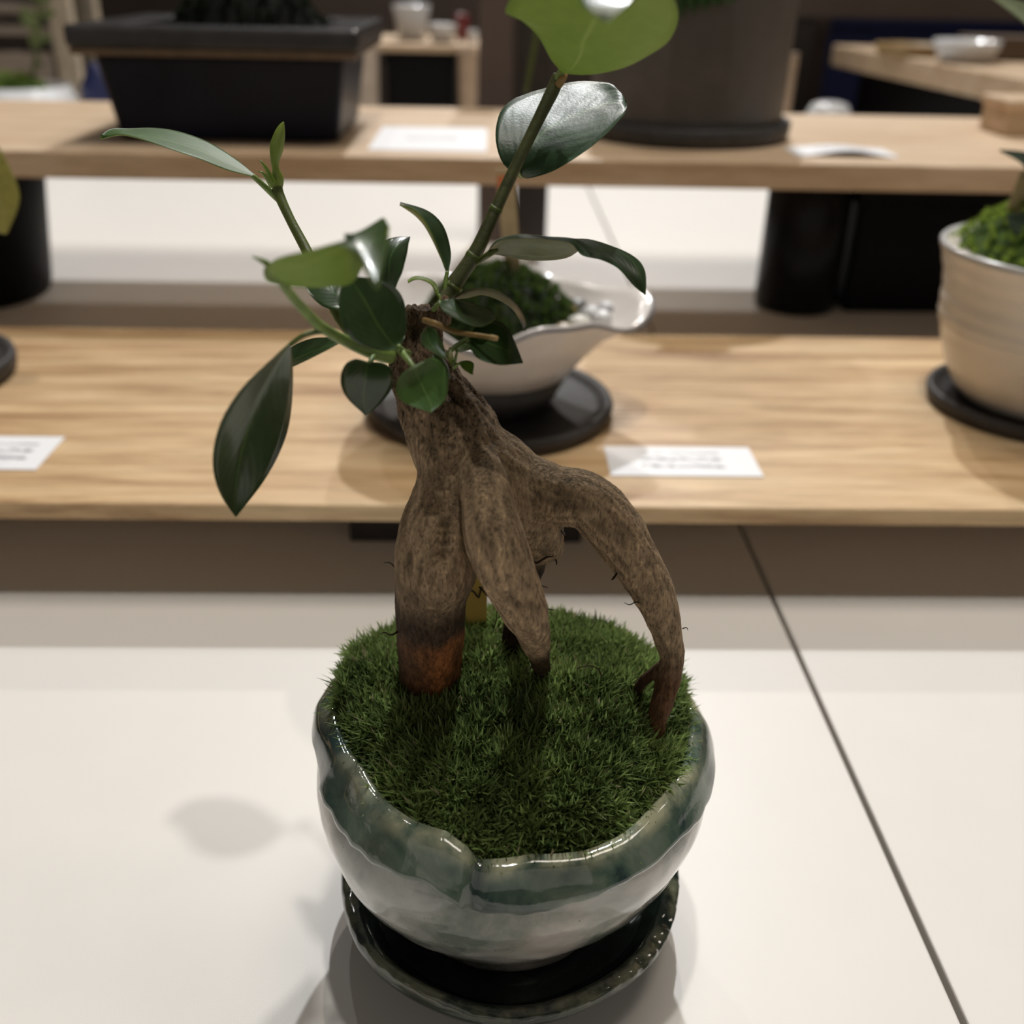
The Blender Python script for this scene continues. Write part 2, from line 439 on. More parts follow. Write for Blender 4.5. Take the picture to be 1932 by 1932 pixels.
# ---------------------------------------------------------------- main pot
def interp_theta(tab):
    tab = sorted(tab); th = np.array([t for t, _ in tab]); va = np.array([v for _, v in tab])
    th = np.concatenate([th-360, th, th+360]); va = np.concatenate([va, va, va])
    return lambda d: float(np.interp(((d+180) % 360)-180, th, va))
RIM_R = interp_theta([(173, .0478), (-173, .0460), (-151, .0425), (-137, .0440), (-121, .0457), (-111, .0450), (-104, .0463), (-101, .0468), (-86, .0446), (-70, .0453), (-58, .0450), (-42, .0442), (-28, .0447), (-8, .0463), (5, .0480), (30, .0475), (60, .0465), (90, .0465), (120, .047), (150, .048)])
RIM_Z = interp_theta([(173, .0780), (-173, .0772), (-151, .0762), (-137, .0765), (-121, .0775), (-111, .0772), (-104.5, .0752), (-101, .0722), (-86, .0725), (-70, .0715), (-58, .0715), (-42, .0725), (-28, .0735), (-8, .0735), (5, .0735), (40, .074), (90, .075), (150, .077)])
LIP_W = interp_theta([(180, .012), (-170, .016), (-155, .019), (-140, .018), (-125, .017), (-112, .016), (-103, .0175), (-98, .0165), (-88, .0175), (-72, .013), (-60, .0125), (-45, .0130), (-30, .0150), (-12, .016), (0, .015), (40, .014), (90, .014), (140, .013)])
def fnoise(x, y, z, s): return noise.noise(Vector((x*s, y*s, z*s)))

def make_pot():
    root = empty('glazed_bowl', (0, 0, .006))
    N = 320; NB, NR = 46, 26
    bv, rv, crest, pool = [], [], [], []
    for i in range(N):
        d = -180+360*i/N; th = math.radians(d)
        ri, zr = RIM_R(d), RIM_Z(d)
        wob = 1+.018*math.sin(2*th+.6)+.012*math.sin(3*th+1.9)+.008*math.sin(5*th)
        ctrl = [(.0245, .0068), (.0275, .0072), (.0300, .0130), (.0375, .0225), (.0465, .0355), (.0525, .0490), (.0540, .0610),
                (ri+.0064, zr-.0052), (ri+.0040, zr-.0008)]
        ctrl = [(r*(wob if 1 < k < 7 else 1), z) for k, (r, z) in enumerate(ctrl)]
        pr = catmull(ctrl, 140)
        seg = np.linalg.norm(np.diff(pr, axis=0), axis=1); s = np.concatenate([[0], np.cumsum(seg)]); L = s[-1]
        lw = LIP_W(d)*.66+.0012*fnoise(math.cos(th), math.sin(th), 3, 4)+.0007*fnoise(math.cos(th), math.sin(th), 8, 11)
        def at_s(q): return np.array([np.interp(q, s, pr[:, 0]), np.interp(q, s, pr[:, 1])])
        for j in range(NB):
            q = (L-lw+.0006)*(j/(NB-1))
            p = at_s(q); r_ = p[0]
            n_ = .0007*fnoise(math.cos(th)*r_, math.sin(th)*r_, p[1], 55)+.0003*fnoise(math.cos(th)*r_, math.sin(th)*r_, p[1], 160)
            bv.append(((r_+n_)*math.cos(th), (r_+n_)*math.sin(th), p[1]))
        # rolled lip: leaves the wall with a small step, swells, turns over the crest and goes down inside
        flap = 0
        if -140 < d < -102.5: flap = .0015*((d+140)/37.5)
        elif -102.5 <= d < -99: flap = -.0013
        elif -99 <= d < -90: flap = -.0006*(1-(d+99)/9)
        if -176 < d < -160: flap -= .0013*math.sin((d+176)/16*math.pi)
        inner = [(ri+.0018, zr+.0006), (ri+.0002, zr-.0012), (ri-.0002, zr-.004), (ri+.0006, zr-.014)]
        pts = []
        for j in range(17):
            u = j/16; q = L-lw*(1-u)
            p = at_s(q); t2 = at_s(min(L, q+.0008))-at_s(max(0, q-.0008)); t2 /= np.linalg.norm(t2)+1e-9
            nrm = np.array([t2[1], -t2[0]])
            prof = min(1, (u/.10))**.5*(1-.55*u)
            off = (.0018+flap)*prof-.0003*(u == 0)
            off += .00035*fnoise(p[0]*math.cos(th), p[0]*math.sin(th), p[1], 120)*prof
            pts.append((p+nrm*off, u))
        for k, q in enumerate(inner): pts.append((np.array(q), [1.0, .8, .3, 0][k]))
        for p, u in pts:
            rv.append((p[0]*math.cos(th), p[0]*math.sin(th), p[1])); crest.append((max(0, (u-.72)/.28) if u <= 1 else 0)*.8); pool.append(.85*math.exp(-((d+168)/17)**2)+.9*math.exp(-((d+100.5)/2.2)**2)+.5*math.exp(-((d+4)/9)**2))
    def grid(nj):
        f = []
        for i in range(N):
            for j in range(nj-1):
                a, b = i*nj+j, ((i+1) % N)*nj+j
                f.append((a, b, b+1, a+1))
        return f
    f = grid(NB); f.append(tuple(i*NB for i in range(N-1, -1, -1)))
    o = under(obj('bowl_body', bv, f, M_glaze), root)
    o2 = under(obj('rim', rv, grid(21), M_rim), root); o2['label'] = 'thick rolled green glazed rim'
    at = o2.data.attributes.new('crest', 'FLOAT', 'POINT'); at.data.foreach_set('value', crest)
    at = o2.data.attributes.new('pool', 'FLOAT', 'POINT'); at.data.foreach_set('value', pool)
    tag(root, 'glossy grey-green ceramic bowl with a folded green rim, holding the bonsai', 'pot')
make_pot()

def make_saucer():
    root = empty('glazed_saucer', (0, 0, 0))
    N = 320
    prof = [(.028, 0), (.034, .0002), (.041, .005), (.0472, .0115), (.0496, .0150), (.0502, .0170), (.0494, .0187), (.0474, .0191),
            (.0452, .0178), (.0436, .0150), (.0400, .0100), (.0340, .0070), (.022, .0064), (0.0005, .0062)]
    k0 = len(prof)
    prof = catmull(prof, 66)
    v, crest = [], []
    for i in range(N):
        th = 2*math.pi*i/N; d = math.degrees(th); d = d-360 if d > 180 else d
        wob = 1+.012*math.sin(3*th+.5)+.010*math.sin(2*th+1.2)+.006*math.sin(7*th)
        for k, (r, z) in enumerate(prof):
            u = k/65
            e = math.exp(-((u-.49)/.10)**2)
            rid = 0
            if -78 < d < -2: rid = .0006*math.sin(d*.62)*math.sin((d+78)/76*math.pi)+.0005*fnoise(math.cos(th), math.sin(th), 2, 30)
            rid += .0004*fnoise(math.cos(th), math.sin(th), u, 14)
            rr = r*wob+e*rid
            zz = z+e*(rid*.7+.0012*math.sin(2*th-.4)+.0006*math.sin(5*th))
            v.append((rr*math.cos(th), (rr*math.sin(th)), max(zz, 0 if k < 6 else zz)))
            crest.append(math.exp(-((u-.50)/.08)**2)*(.45+.45*math.exp(-((d+50)/45)**2)))
    m = len(prof); f = []
    for i in range(N):
        for k in range(m-1):
            a, b = i*m+k, ((i+1) % N)*m+k; f.append((a, b, b+1, a+1))
    f.append(tuple(i*m for i in range(N-1, -1, -1)))
    o = obj('glazed_saucer_dish', v, f, M_saucer)
    bpy.data.objects.remove(root)
    o.name = 'glazed_saucer'
    at = o.data.attributes.new('crest', 'FLOAT', 'POINT'); at.data.foreach_set('value', crest)
    tag(o, 'dark green glazed saucer with a crinkled rim under the bonsai bowl', 'saucer')
make_saucer()

# ---------------------------------------------------------------- moss
def blades(base, normals, lens, wid, shade, mat, name, extra_v=None, extra_f=None, extra_mat=None, lean=.55, per=13):
    """grassy moss stars: per blades on every base point"""
    V, F, SH = [], [], []
    for p, n, L, sh in zip(base, normals, lens, shade):
        n = n/np.linalg.norm(n)
        a = np.cross(n, [0.3, .8, .1]); a /= np.linalg.norm(a); b = np.cross(n, a)
        rot = rng.uniform(0, 6.28)
        for k in range(per):
            ph = rot+2.39996*k; s = (k+.5)/per
            out = math.cos(ph)*a+math.sin(ph)*b
            l = L*rng.uniform(.7, 1.15)
            ln = lean*(.25+1.1*s)*rng.uniform(.7, 1.3)
            dirv = n+out*ln; dirv /= np.linalg.norm(dirv)
            side = np.cross(dirv, out); side /= np.linalg.norm(side)+1e-9
            p0 = p+out*L*.08+n*L*.25*(1-s); w = wid*rng.uniform(.8, 1.2)
            mid = p0+dirv*l*.55
            tip = p0+dirv*l*.95+out*l*.22*(.3+s)
            i0 = len(V)
            V += [p0-side*w*.6, p0+side*w*.6, mid-side*w, mid+side*w, tip]
            F += [(i0, i0+1, i0+3, i0+2), (i0+2, i0+3, i0+4)]
            c = min(.9, max(0, sh+rng.normal(0, .12)))
            if rng.random() < .018: c = 1.0
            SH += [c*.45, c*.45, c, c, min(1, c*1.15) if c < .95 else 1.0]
    mats = [mat]; fm = [0]*len(F)
    if extra_v is not None:
        i0 = len(V); V += list(extra_v); F += [tuple(i+i0 for i in q) for q in extra_f]; fm += [1]*len(extra_f); SH += [0]*len(extra_v); mats.append(extra_mat)
    o = obj(name, V, F, mats, None, True, fm)
    at = o.data.attributes.new('shade', 'FLOAT', 'POINT'); at.data.foreach_set('value', SH)
    return o
def moss_h(x, y):
    d = math.degrees(math.atan2(y, x)); R = RIM_R(d); q = min(1.15, math.hypot(x, y)/R)
    bk = min(1, max(0, (y+.004)/.014)); edge = RIM_Z(d)-.0052+.0058*bk
    top = .0815
    h = edge+(top-edge)*(1-q**3.2)
    return h+.0024*fnoise(x, y, .3, 80)+.0013*fnoise(x, y, 1.3, 200)
def main_moss():
    ROOTS = [at_z(813, 1300, .082)[:2], at_z(1024, 1285, .082)[:2], at_z(1237, 1385, .077)[:2], at_z(972, 1262, .080)[:2]]
    RR = [.0078, .0022, .0024, .0035]
    base, nor, ln, sh = [], [], [], []
    n = 0
    while n < 3500:
        x, y = rng.uniform(-.055, .055, 2); d = math.degrees(math.atan2(y, x)); R = RIM_R(d)-.0006+.0045*min(1, max(0, (y-.004)/.022))
        if math.hypot(x, y) > R: continue
        if any(math.hypot(x-q[0], y-q[1]) < r_ for q, r_ in zip(ROOTS, RR)): continue
        h = moss_h(x, y); e = .0012
        nx = (moss_h(x-e, y)-moss_h(x+e, y))/(2*e); ny = (moss_h(x, y-e)-moss_h(x, y+e))/(2*e)
        nn = np.array([nx*.8+rng.normal(0, .16), ny*.8+rng.normal(0, .16), 1.0])
        base.append(np.array([x, y, h-.0012])); nor.append(nn); ln.append(rng.uniform(.0046, .0074))
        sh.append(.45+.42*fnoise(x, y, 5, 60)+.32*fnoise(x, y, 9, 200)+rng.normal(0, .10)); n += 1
    # cushion underneath
    ev, ef = [], []; NA, NRr = 96, 22
    for i in range(NA):
        th = 2*math.pi*i/NA; R = RIM_R(math.degrees(th))+.0004
        for k in range(NRr):
            r_ = R*(k+.02)/(NRr-1); x, y = r_*math.cos(th), r_*math.sin(th)
            ev.append((x, y, moss_h(x, y)-.0016))
    for i in range(NA):
        for k in range(NRr-1):
            a, b = i*NRr+k, ((i+1) % NA)*NRr+k; ef.append((a, a+1, b+1, b))
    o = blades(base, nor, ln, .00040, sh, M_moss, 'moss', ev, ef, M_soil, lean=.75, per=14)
    tag(o, 'bright green cushion of moss filling the grey-green bonsai bowl', 'moss', kind='stuff')
main_moss()

# ---------------------------------------------------------------- ficus bonsai
TREE = tag(empty('ficus_bonsai', tuple(at_z(960, 1290, .080))), 'small ficus bonsai with swollen arching roots and dark glossy leaves in the green-rimmed bowl', 'bonsai')
TRUNK = {
 'upper': [(801, 580, .020, 33), (797, 622, .019, 40), (788, 668, .016, 54), (803, 715, .013, 64), (824, 765, .010, 76), (850, 815, .007, 86), (872, 862, .004, 90)],
 'body': [(872, 862, .004, 88), (925, 905, .004, 92), (968, 940, .006, 84), (1003, 985, .008, 62), (1022, 1022, .010, 44), (1028, 1042, .011, 36)],
 'fat': [(866, 862, .003, 66), (850, 900, .001, 62), (842, 945, -.001, 67), (827, 1000, -.004, 74), (823, 1060, -.006, 80), (813, 1125, -.004, 67), (812, 1190, 0, 63), (812, 1245, .006, 59), (813, 1310, .011, 55), (813, 1350, .014, 54)],
 'front': [(880, 815, .006, 30), (893, 850, .001, 38), (905, 880, -.004, 42), (918, 930, -.011, 49), (930, 1000, -.016, 55), (948, 1060, -.017, 55), (972, 1110, -.016, 49), (994, 1160, -.014, 41), (1010, 1210, -.004, 28), (1021, 1255, .005, 18), (1025, 1295, .012, 13)],
 'rear': [(1010, 1025, .014, 34), (1004, 1080, .018, 22), (993, 1130, .020, 20), (976, 1180, .022, 24), (972, 1245, .022, 28), (972, 1290, .022, 30)],
 'arch': [(985, 915, .004, 62), (1050, 935, .002, 56), (1110, 946, 0, 55), (1160, 997, -.002, 52), (1197, 1052, -.003, 46), (1226, 1106, -.003, 41), (1249, 1160, -.003, 34), (1262, 1205, -.003, 26), (1269, 1245, -.003, 22), (1258, 1300, -.004, 22), (1244, 1345, -.006, 19), (1237, 1385, -.007, 14), (1235, 1410, -.007, 10)],
 'fork': [(1258, 1250, -.003, 12), (1228, 1273, -.001, 9.5), (1208, 1293, .002, 8.5), (1200, 1318, .005, 7)],
 'stub': [(826, 618, .015, 15), (832, 592, .016, 19), (840, 562, .018, 17)],
}
def make_trunk():
    V, F, PATHS = [], [], []
    for name, pts in TRUNK.items():
        P, Rr = px_tube(pts, samples=(len(pts)-1)*8+1)
        v, f = tube_vf(P, Rr, 20); i0 = len(V)
        V += v; F += [tuple(i+i0 for i in q) for q in f]
        T = np.gradient(P, axis=0); T /= np.linalg.norm(T, axis=1)[:, None]
        s = np.concatenate([[0], np.cumsum(np.linalg.norm(np.diff(P, axis=0), axis=1))])
        # transported frame
        Ns = []; N = np.cross(T[0], [0, 1., 0]); N /= np.linalg.norm(N)
        for t in T:
            N = N-t*np.dot(N, t); N /= np.linalg.norm(N); Ns.append(N.copy())
        PATHS.append((name, P, Rr, T, np.array(Ns), s))
    tmp = obj('trunk_raw', V, F, M_bark)
    m = tmp.modifiers.new('r', 'REMESH'); m.mode = 'VOXEL'; m.voxel_size = .00052; m.use_smooth_shade = True
    m = tmp.modifiers.new('s', 'SMOOTH'); m.factor = .5; m.iterations = 14
    dg = bpy.context.evaluated_depsgraph_get()
    me = bpy.data.meshes.new_from_object(tmp.evaluated_get(dg)); bpy.data.objects.remove(tmp)
    n = len(me.vertices)
    co_ = np.empty(n*3); me.vertices.foreach_get('co', co_); co_ = co_.reshape(-1, 3)
    no_ = np.empty(n*3); me.vertices.foreach_get('normal', no_); no_ = no_.reshape(-1, 3)
    NP = len(PATHS); keys = list(TRUNK)
    dist = np.zeros((NP, n)); grains = np.zeros((NP, n, 3))
    for pi, (name, P, Rr, T, Ns, s) in enumerate(PATHS):
        D = ((co_[:, None, :]-P[None])**2).sum(2)
        k = D.argmin(1); dist[pi] = np.sqrt(D[np.arange(n), k])-Rr[k]
        rel = co_-P[k]; nn = Ns[k]; bb = np.cross(T[k], nn)
        ca = (rel*nn).sum(1); sa = (rel*bb).sum(1); al_ = s[k]+(rel*T[k]).sum(1)
        grains[pi] = np.stack([ca, sa, al_*.30+pi*.05], 1)*420
    which = dist.argmin(0); dmin = dist.min(0)
    wts = np.exp(-(dist-dmin)/.0016); wts[wts < .08] = 0; wts /= wts.sum(0)
    zt = lambda py, y: at_y(815, py, y)[2]
    z_or, z_dk = zt(1222, -.012), zt(1138, -.012)
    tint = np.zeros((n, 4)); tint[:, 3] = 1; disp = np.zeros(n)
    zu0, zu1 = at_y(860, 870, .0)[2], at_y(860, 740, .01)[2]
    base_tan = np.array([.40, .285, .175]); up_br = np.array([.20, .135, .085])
    low = {'arch', 'front', 'fat', 'rear', 'fork'}
    z_a1, z_a2 = at_y(1250, 1255, -.003)[2], at_y(1250, 1345, -.006)[2]; z_f = at_y(1020, 1235, -.006)[2]; x_o = at_y(832, 1265, -.013)[0]
    for i in range(n):
        x, y, z = co_[i]; pv = Vector((x, y, z))
        up0 = min(1, max(0, (z-zu0)/(zu1-zu0)))
        lump = noise.noise(pv*70); big = noise.noise(pv*45); dd = 0.0; cc = np.zeros(3)
        for pi in range(NP):
            w_ = wts[pi, i]
            if w_ == 0: continue
            nm = keys[pi]; g = Vector(grains[pi, i]); up = up0*(.3 if nm in low else 1)
            f1 = noise.noise(g*.55); r0 = noise.noise(g*.9+Vector((9, 3, 1))); ridge = 1-abs(r0)*2.2
            fine = noise.noise(g*2.1+Vector((4, 4, 4))); f4 = noise.noise(g*1.3+Vector((1, 7, 2)))
            dd += w_*(up*(.0012*ridge-.0006+.0008*f1+.0004*fine)+(1-up)*(.00026*f1+.00024*ridge+.00040*lump+.00020*fine))
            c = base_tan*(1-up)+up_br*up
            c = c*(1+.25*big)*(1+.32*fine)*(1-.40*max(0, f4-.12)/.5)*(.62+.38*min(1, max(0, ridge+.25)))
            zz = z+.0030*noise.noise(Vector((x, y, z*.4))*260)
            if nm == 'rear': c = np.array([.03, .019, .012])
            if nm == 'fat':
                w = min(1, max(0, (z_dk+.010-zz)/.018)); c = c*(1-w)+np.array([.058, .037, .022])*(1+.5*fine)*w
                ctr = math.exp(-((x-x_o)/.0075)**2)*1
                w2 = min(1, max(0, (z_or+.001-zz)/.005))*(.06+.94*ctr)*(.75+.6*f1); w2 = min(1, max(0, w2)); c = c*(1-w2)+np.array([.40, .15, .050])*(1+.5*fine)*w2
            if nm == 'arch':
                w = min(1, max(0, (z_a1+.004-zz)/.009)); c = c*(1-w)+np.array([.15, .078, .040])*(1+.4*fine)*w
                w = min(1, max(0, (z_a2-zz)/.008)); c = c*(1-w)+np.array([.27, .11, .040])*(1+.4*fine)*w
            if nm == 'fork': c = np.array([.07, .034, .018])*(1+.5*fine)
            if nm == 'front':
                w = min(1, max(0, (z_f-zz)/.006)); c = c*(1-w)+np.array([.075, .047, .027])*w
            cc += w_*c
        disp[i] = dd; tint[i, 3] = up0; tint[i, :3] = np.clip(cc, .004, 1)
    # lenticel scars: short raised bands across the grain
    sc = [(834, 1002, 22), (846, 1012, 24), (850, 1030, 20), (836, 1064, 20), (842, 1074, 22), (836, 1082, 20), (815, 1114, 10), (865, 1116, 16), (812, 1152, 12),
          (1190, 1040, 10), (1204, 1040, 16), (1216, 1068, 14), (1230, 1092, 12), (1246, 1112, 10), (825, 925, 14), (800, 975, 16), (905, 935, 14), (975, 1080, 10), (1000, 1160, 9)]
    for px, py, w in sc:
        d = ray(px, py); d /= np.linalg.norm(d)
        rel = co_-CAM; t = rel@d; off = rel-t[:, None]*d
        dist = np.linalg.norm(off, axis=1); near = np.where(dist < .0012)[0]
        if not len(near): continue
        hit = co_[near[np.argmin(t[near])]]
        tt = np.array([.9, 0, -.25]) if px < 1100 else np.array([.75, 0, .65])
        tt /= np.linalg.norm(tt)
        rel = co_-hit; a = rel@tt; perp = np.linalg.norm(rel-a[:, None]*tt, axis=1)
        wm = w*depth(hit)/FPX
        e = np.exp(-(a/wm)**4)*np.exp(-(perp/.0006)**2)
        disp += e*.0005; tint[:, :3] += e[:, None]*np.array([.13, .095, .055])
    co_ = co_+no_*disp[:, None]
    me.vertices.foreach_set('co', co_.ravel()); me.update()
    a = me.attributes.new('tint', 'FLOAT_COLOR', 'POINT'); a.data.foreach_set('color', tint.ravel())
    me.name = 'trunk'
    me.polygons.foreach_set('use_smooth', [True]*len(me.polygons))
    o = link('trunk', me); under(o, TREE)
    o['label'] = 'brown swollen trunk splitting into arching aerial roots'
make_trunk()

def stem(name, pts, mat, parent=None, n=10, samples=None):
    P, R_ = px_tube(pts, samples=samples); v, f = tube_vf(P, R_, n)
    o = obj(name, v, f, mat)
    return under(o, TREE) if parent is None else sub(o, parent)

def leaf(left, right, top, bot, face='cam', at=.5, fold=.0, cup=.0, petiole=None, pmat=None, nv=26, nu=10, name='leaf', parent=TREE, thick=.00032, wave=0.0, tree=True, rip=0.0, cupv=None):
    """left/right: edge points (px, py, y) from base to tip"""
    Lw = catmull([at_y(*q) for q in left], nv); Rw = catmull([at_y(*q) for q in right], nv)
    mid = (Lw+Rw)/2; al = np.gradient(mid, axis=0); ac = Rw-Lw
    n = np.cross(al, ac); nl = np.linalg.norm(n, axis=1); k = int(at*(nv-1))
    sgn = 1.0
    if nl[k] > 0:
        vis = np.dot(n[k], CAM-mid[k])
        sgn = 1 if (vis > 0) == (face == 'cam') else -1
    good = nl > nl.max()*.05
    nn = np.where(good[:, None], n/(nl[:, None]+1e-12), 0)
    for i in range(nv):
        if not good[i]:
            j = np.where(good)[0]; nn[i] = nn[j[np.argmin(abs(j-i))]]
    nn = nn*sgn
    if cupv:                                                     # strongly cupped, twisting blade: even out the normals
        for _ in range(10):
            nn[1:-1] = nn[:-2]+nn[1:-1]*2+nn[2:]; nn /= np.linalg.norm(nn, axis=1)[:, None]+1e-12
    V, U = [], []
    wid = np.linalg.norm(ac, axis=1); wmax = wid.max()
    for i in range(nv):
        for j in range(nu+1):
            u = j/nu; a = 1-abs(2*u-1)
            p = Lw[i]*(1-u)+Rw[i]*u
            cv = np.interp(i/(nv-1), np.linspace(0, 1, len(cupv)), cupv) if cupv else 1.0
            dsp = -fold*a*wid[i]/wmax+cup*cv*(1-(2*u-1)**2)*wid[i]/wmax
            dsp += wave*math.sin(i*.9+j)*.5*(1-a)
            if rip: dsp += rip*noise.noise(Vector(p)*260)
            V.append(p+nn[i]*dsp); U.append((u, i/(nv-1)))
    m = nu+1; nV = len(V)
    # underside layer
    VB = [V[i*m+j]-nn[i]*thick*(1 if 0 < j < nu else .35) for i in range(nv) for j in range(m)]
    V += VB; U += U
    F, FM = [], []
    for i in range(nv-1):
        for j in range(nu):
            a, b, c, d = i*m+j, i*m+j+1, (i+1)*m+j+1, (i+1)*m+j
            q = (a, d, c, b) if sgn < 0 else (a, b, c, d)
            # top normal must follow nn
            pa, pb, pc = V[q[0]], V[q[1]], V[q[2]]
            if np.dot(np.cross(pb-pa, pc-pa), nn[i]) < 0: q = q[::-1]
            F.append(q); FM.append(0)
            F.append(tuple(x+nV for x in q[::-1])); FM.append(1)
    for i in range(nv-1):
        for j in (0, nu):
            a, b = i*m+j, (i+1)*m+j
            F.append((a, b, b+nV, a+nV)); FM.append(1)
    o = obj(name, V, F, [top, bot], None, True, FM)
    uvl = o.data.uv_layers.new(name='UVMap')
    lo = np.empty(len(o.data.loops), int); o.data.loops.foreach_get('vertex_index', lo)
    uvl.data.foreach_set('uv', np.array(U)[lo].ravel())
    under(o, parent)
    if petiole:
        P, R_ = px_tube(petiole); v, f = tube_vf(P, R_, 8)
        pt = obj('petiole', v, f, pmat or M_stem_pale); sub(pt, o)
        pt.matrix_parent_inverse = o.matrix_world.inverted() if False else Matrix.Identity(4)
    return o

# branches
stem('branch', [(742, 668, .006, 13), (700, 655, .010, 12), (655, 620, .018, 11), (630, 580, .024, 11), (608, 535, .029, 10), (578, 472, .036, 10), (548, 415, .041, 9), (526, 366, .045, 10), (523, 345, .046, 10)], M_stem)
stem('branch', [(735, 672, .000, 15), (700, 664, -.006, 13), (650, 642, -.013, 11), (606, 616, -.020, 10), (574, 585, -.025, 9.5), (540, 545, -.030, 9), (508, 502, -.034, 7), (492, 491, -.036, 4.5), (476, 484, -.037, 1.5)], M_stem_pale)
cb = stem('branch', [(826, 582, .017, 20), (842, 556, .019, 17), (868, 520, .021, 15), (893, 484, .023, 14.5), (912, 447, .025, 13), (934, 398, .028, 12), (963, 335, .032, 11.5), (998, 262, .036, 11), (1026, 205, .039, 12), (1044, 168, .041, 13), (1054, 142, .042, 11)], M_stem_dark)
for a in ([(889, 492, .023, 15.5), (893, 485, .023, 16.5), (897, 478, .023, 15.3)], [(932, 402, .028, 12.5), (935, 396, .028, 13.6), (938, 390, .028, 12.4)], [(850, 549, .019, 17), (855, 541, .020, 18), (860, 534, .020, 16)]):
    stem('node_ring', a, M_stem, cb, samples=5)
# young shoot of the long left branch
bd = stem('bud', [(523, 350, .046, 11), (524, 335, .046, 11), (520, 318, .046, 7), (519, 300, .046, 9), (522, 278, .046, 13), (528, 252, .046, 10), (532, 238, .046, 5.5), (535, 230, .046, 1)], plain('bud_green', (.22, .30, .05), .4, .5, .15, 200), n=12)
stem('stipule', [(515, 345, .044, 7), (506, 325, .043, 4.5), (497, 310, .042, 2.5), (489, 302, .042, .8)], M_leaf_young, bd)
stem('stipule', [(513, 350, .042, 6), (503, 335, .040, 4), (494, 325, .039, 2), (486, 324, .039, .8)], M_leaf_young, bd)

LT, LU, LF, LY_, LO = M_leaf_top, M_leaf_und, M_leaf_mid_top, M_leaf_young, M_leaf_olive
# big hanging leaf
leaf([(548, 648, -.022), (502, 688, -.027), (455, 735, -.031), (419, 792, -.033), (403, 850, -.032), (405, 900, -.030), (421, 942, -.028), (445, 975, -.026)],
     [(549, 648, -.021), (553, 700, -.012), (551, 760, -.010), (543, 812, -.011), (525, 860, -.014), (499, 906, -.018), (470, 945, -.022), (446, 975, -.026)],
     LT, LU, 'cam', fold=.0018, petiole=[(548, 650, -.021, 5), (570, 634, -.021, 5), (590, 627, -.020, 5.5), (607, 624, -.020, 6)], pmat=M_stem)
# narrow leaf behind the pale branch
leaf([(652, 634, .006), (625, 636, .010), (590, 638, .012), (558, 650, .014), (525, 676, .015), (505, 705, .015)],
     [(652, 637, .006), (640, 646, .000), (605, 666, -.002), (560, 688, 0), (530, 700, .005), (505, 706, .015)], LT, LU, 'cam', fold=.001)
# top left leaf, seen almost from its edge
leaf([(478, 327, .044), (440, 296, .050), (390, 266, .055), (335, 247, .057), (290, 241, .057), (245, 242, .055), (210, 243, .051), (189, 256, .046)],
     [(476, 332, .042), (430, 321, .036), (380, 301, .033), (330, 284, .032), (288, 269, .033), (250, 257, .036), (224, 254, .043), (190, 262, .047)],
     LF, LY_, 'cam', fold=.0006, petiole=[(476, 331, .043, 4.5), (495, 348, .044, 5.5), (510, 362, .045, 6), (525, 375, .045, 7)])
# blurred leaf closest to the lens, twisted: underside first, then the glossy face
leaf([(500, 508, -.034), (506, 531, -.032), (560, 541, -.030), (620, 541, -.030), (668, 530, -.029), (694, 470, -.029), (719, 412, -.031), (733, 426, -.042)],
     [(501, 506, -.034), (522, 488, -.042), (575, 474, -.050), (636, 462, -.056), (680, 482, -.058), (702, 526, -.060), (713, 541, -.058), (731, 446, -.045)],
     M_leaf_top_thin, M_leaf_und_thin, 'away', at=.22, cup=.0065, cupv=[.1, .15, .25, .5, .9, 1, .5, .1], nv=44, nu=16, petiole=[(502, 508, -.034, 5), (508, 512, -.034, 6), (522, 524, -.032, 7)])
# dark rounded front leaf
leaf([(753, 656, -.010), (728, 662, -.014), (697, 657, -.018), (664, 640, -.021), (645, 608, -.022), (637, 572, -.020), (640, 543, -.017), (655, 522, -.013)],
     [(753, 655, -.010), (763, 638, -.004), (767, 610, -.002), (764, 575, -.001), (752, 549, -.002), (728, 532, -.005), (695, 524, -.009), (656, 521, -.013)],
     LT, LU, 'cam', fold=.0009, petiole=[(752, 654, -.010, 5), (762, 662, -.006, 5), (772, 666, 0, 6)])
# leaf standing behind it
leaf([(735, 570, .012), (712, 545, .014), (702, 515, .016), (700, 490, .018), (712, 465, .020), (735, 450, .022), (773, 447, .024)],
     [(736, 570, .012), (748, 538, .008), (758, 515, .008), (764, 495, .010), (768, 476, .013), (771, 460, .018), (774, 446, .024)], LT, LU, 'cam', fold=.0006, rip=.0003)
# glossy leaf half hidden behind the near one
leaf([(652, 570, .016), (640, 584, .014), (612, 579, .012), (590, 561, .012), (576, 541, .014), (566, 515, .018)],
     [(651, 568, .016), (655, 540, .026), (645, 515, .030), (620, 500, .032), (592, 498, .028), (567, 513, .018)], LT, LU, 'cam', fold=.0008)
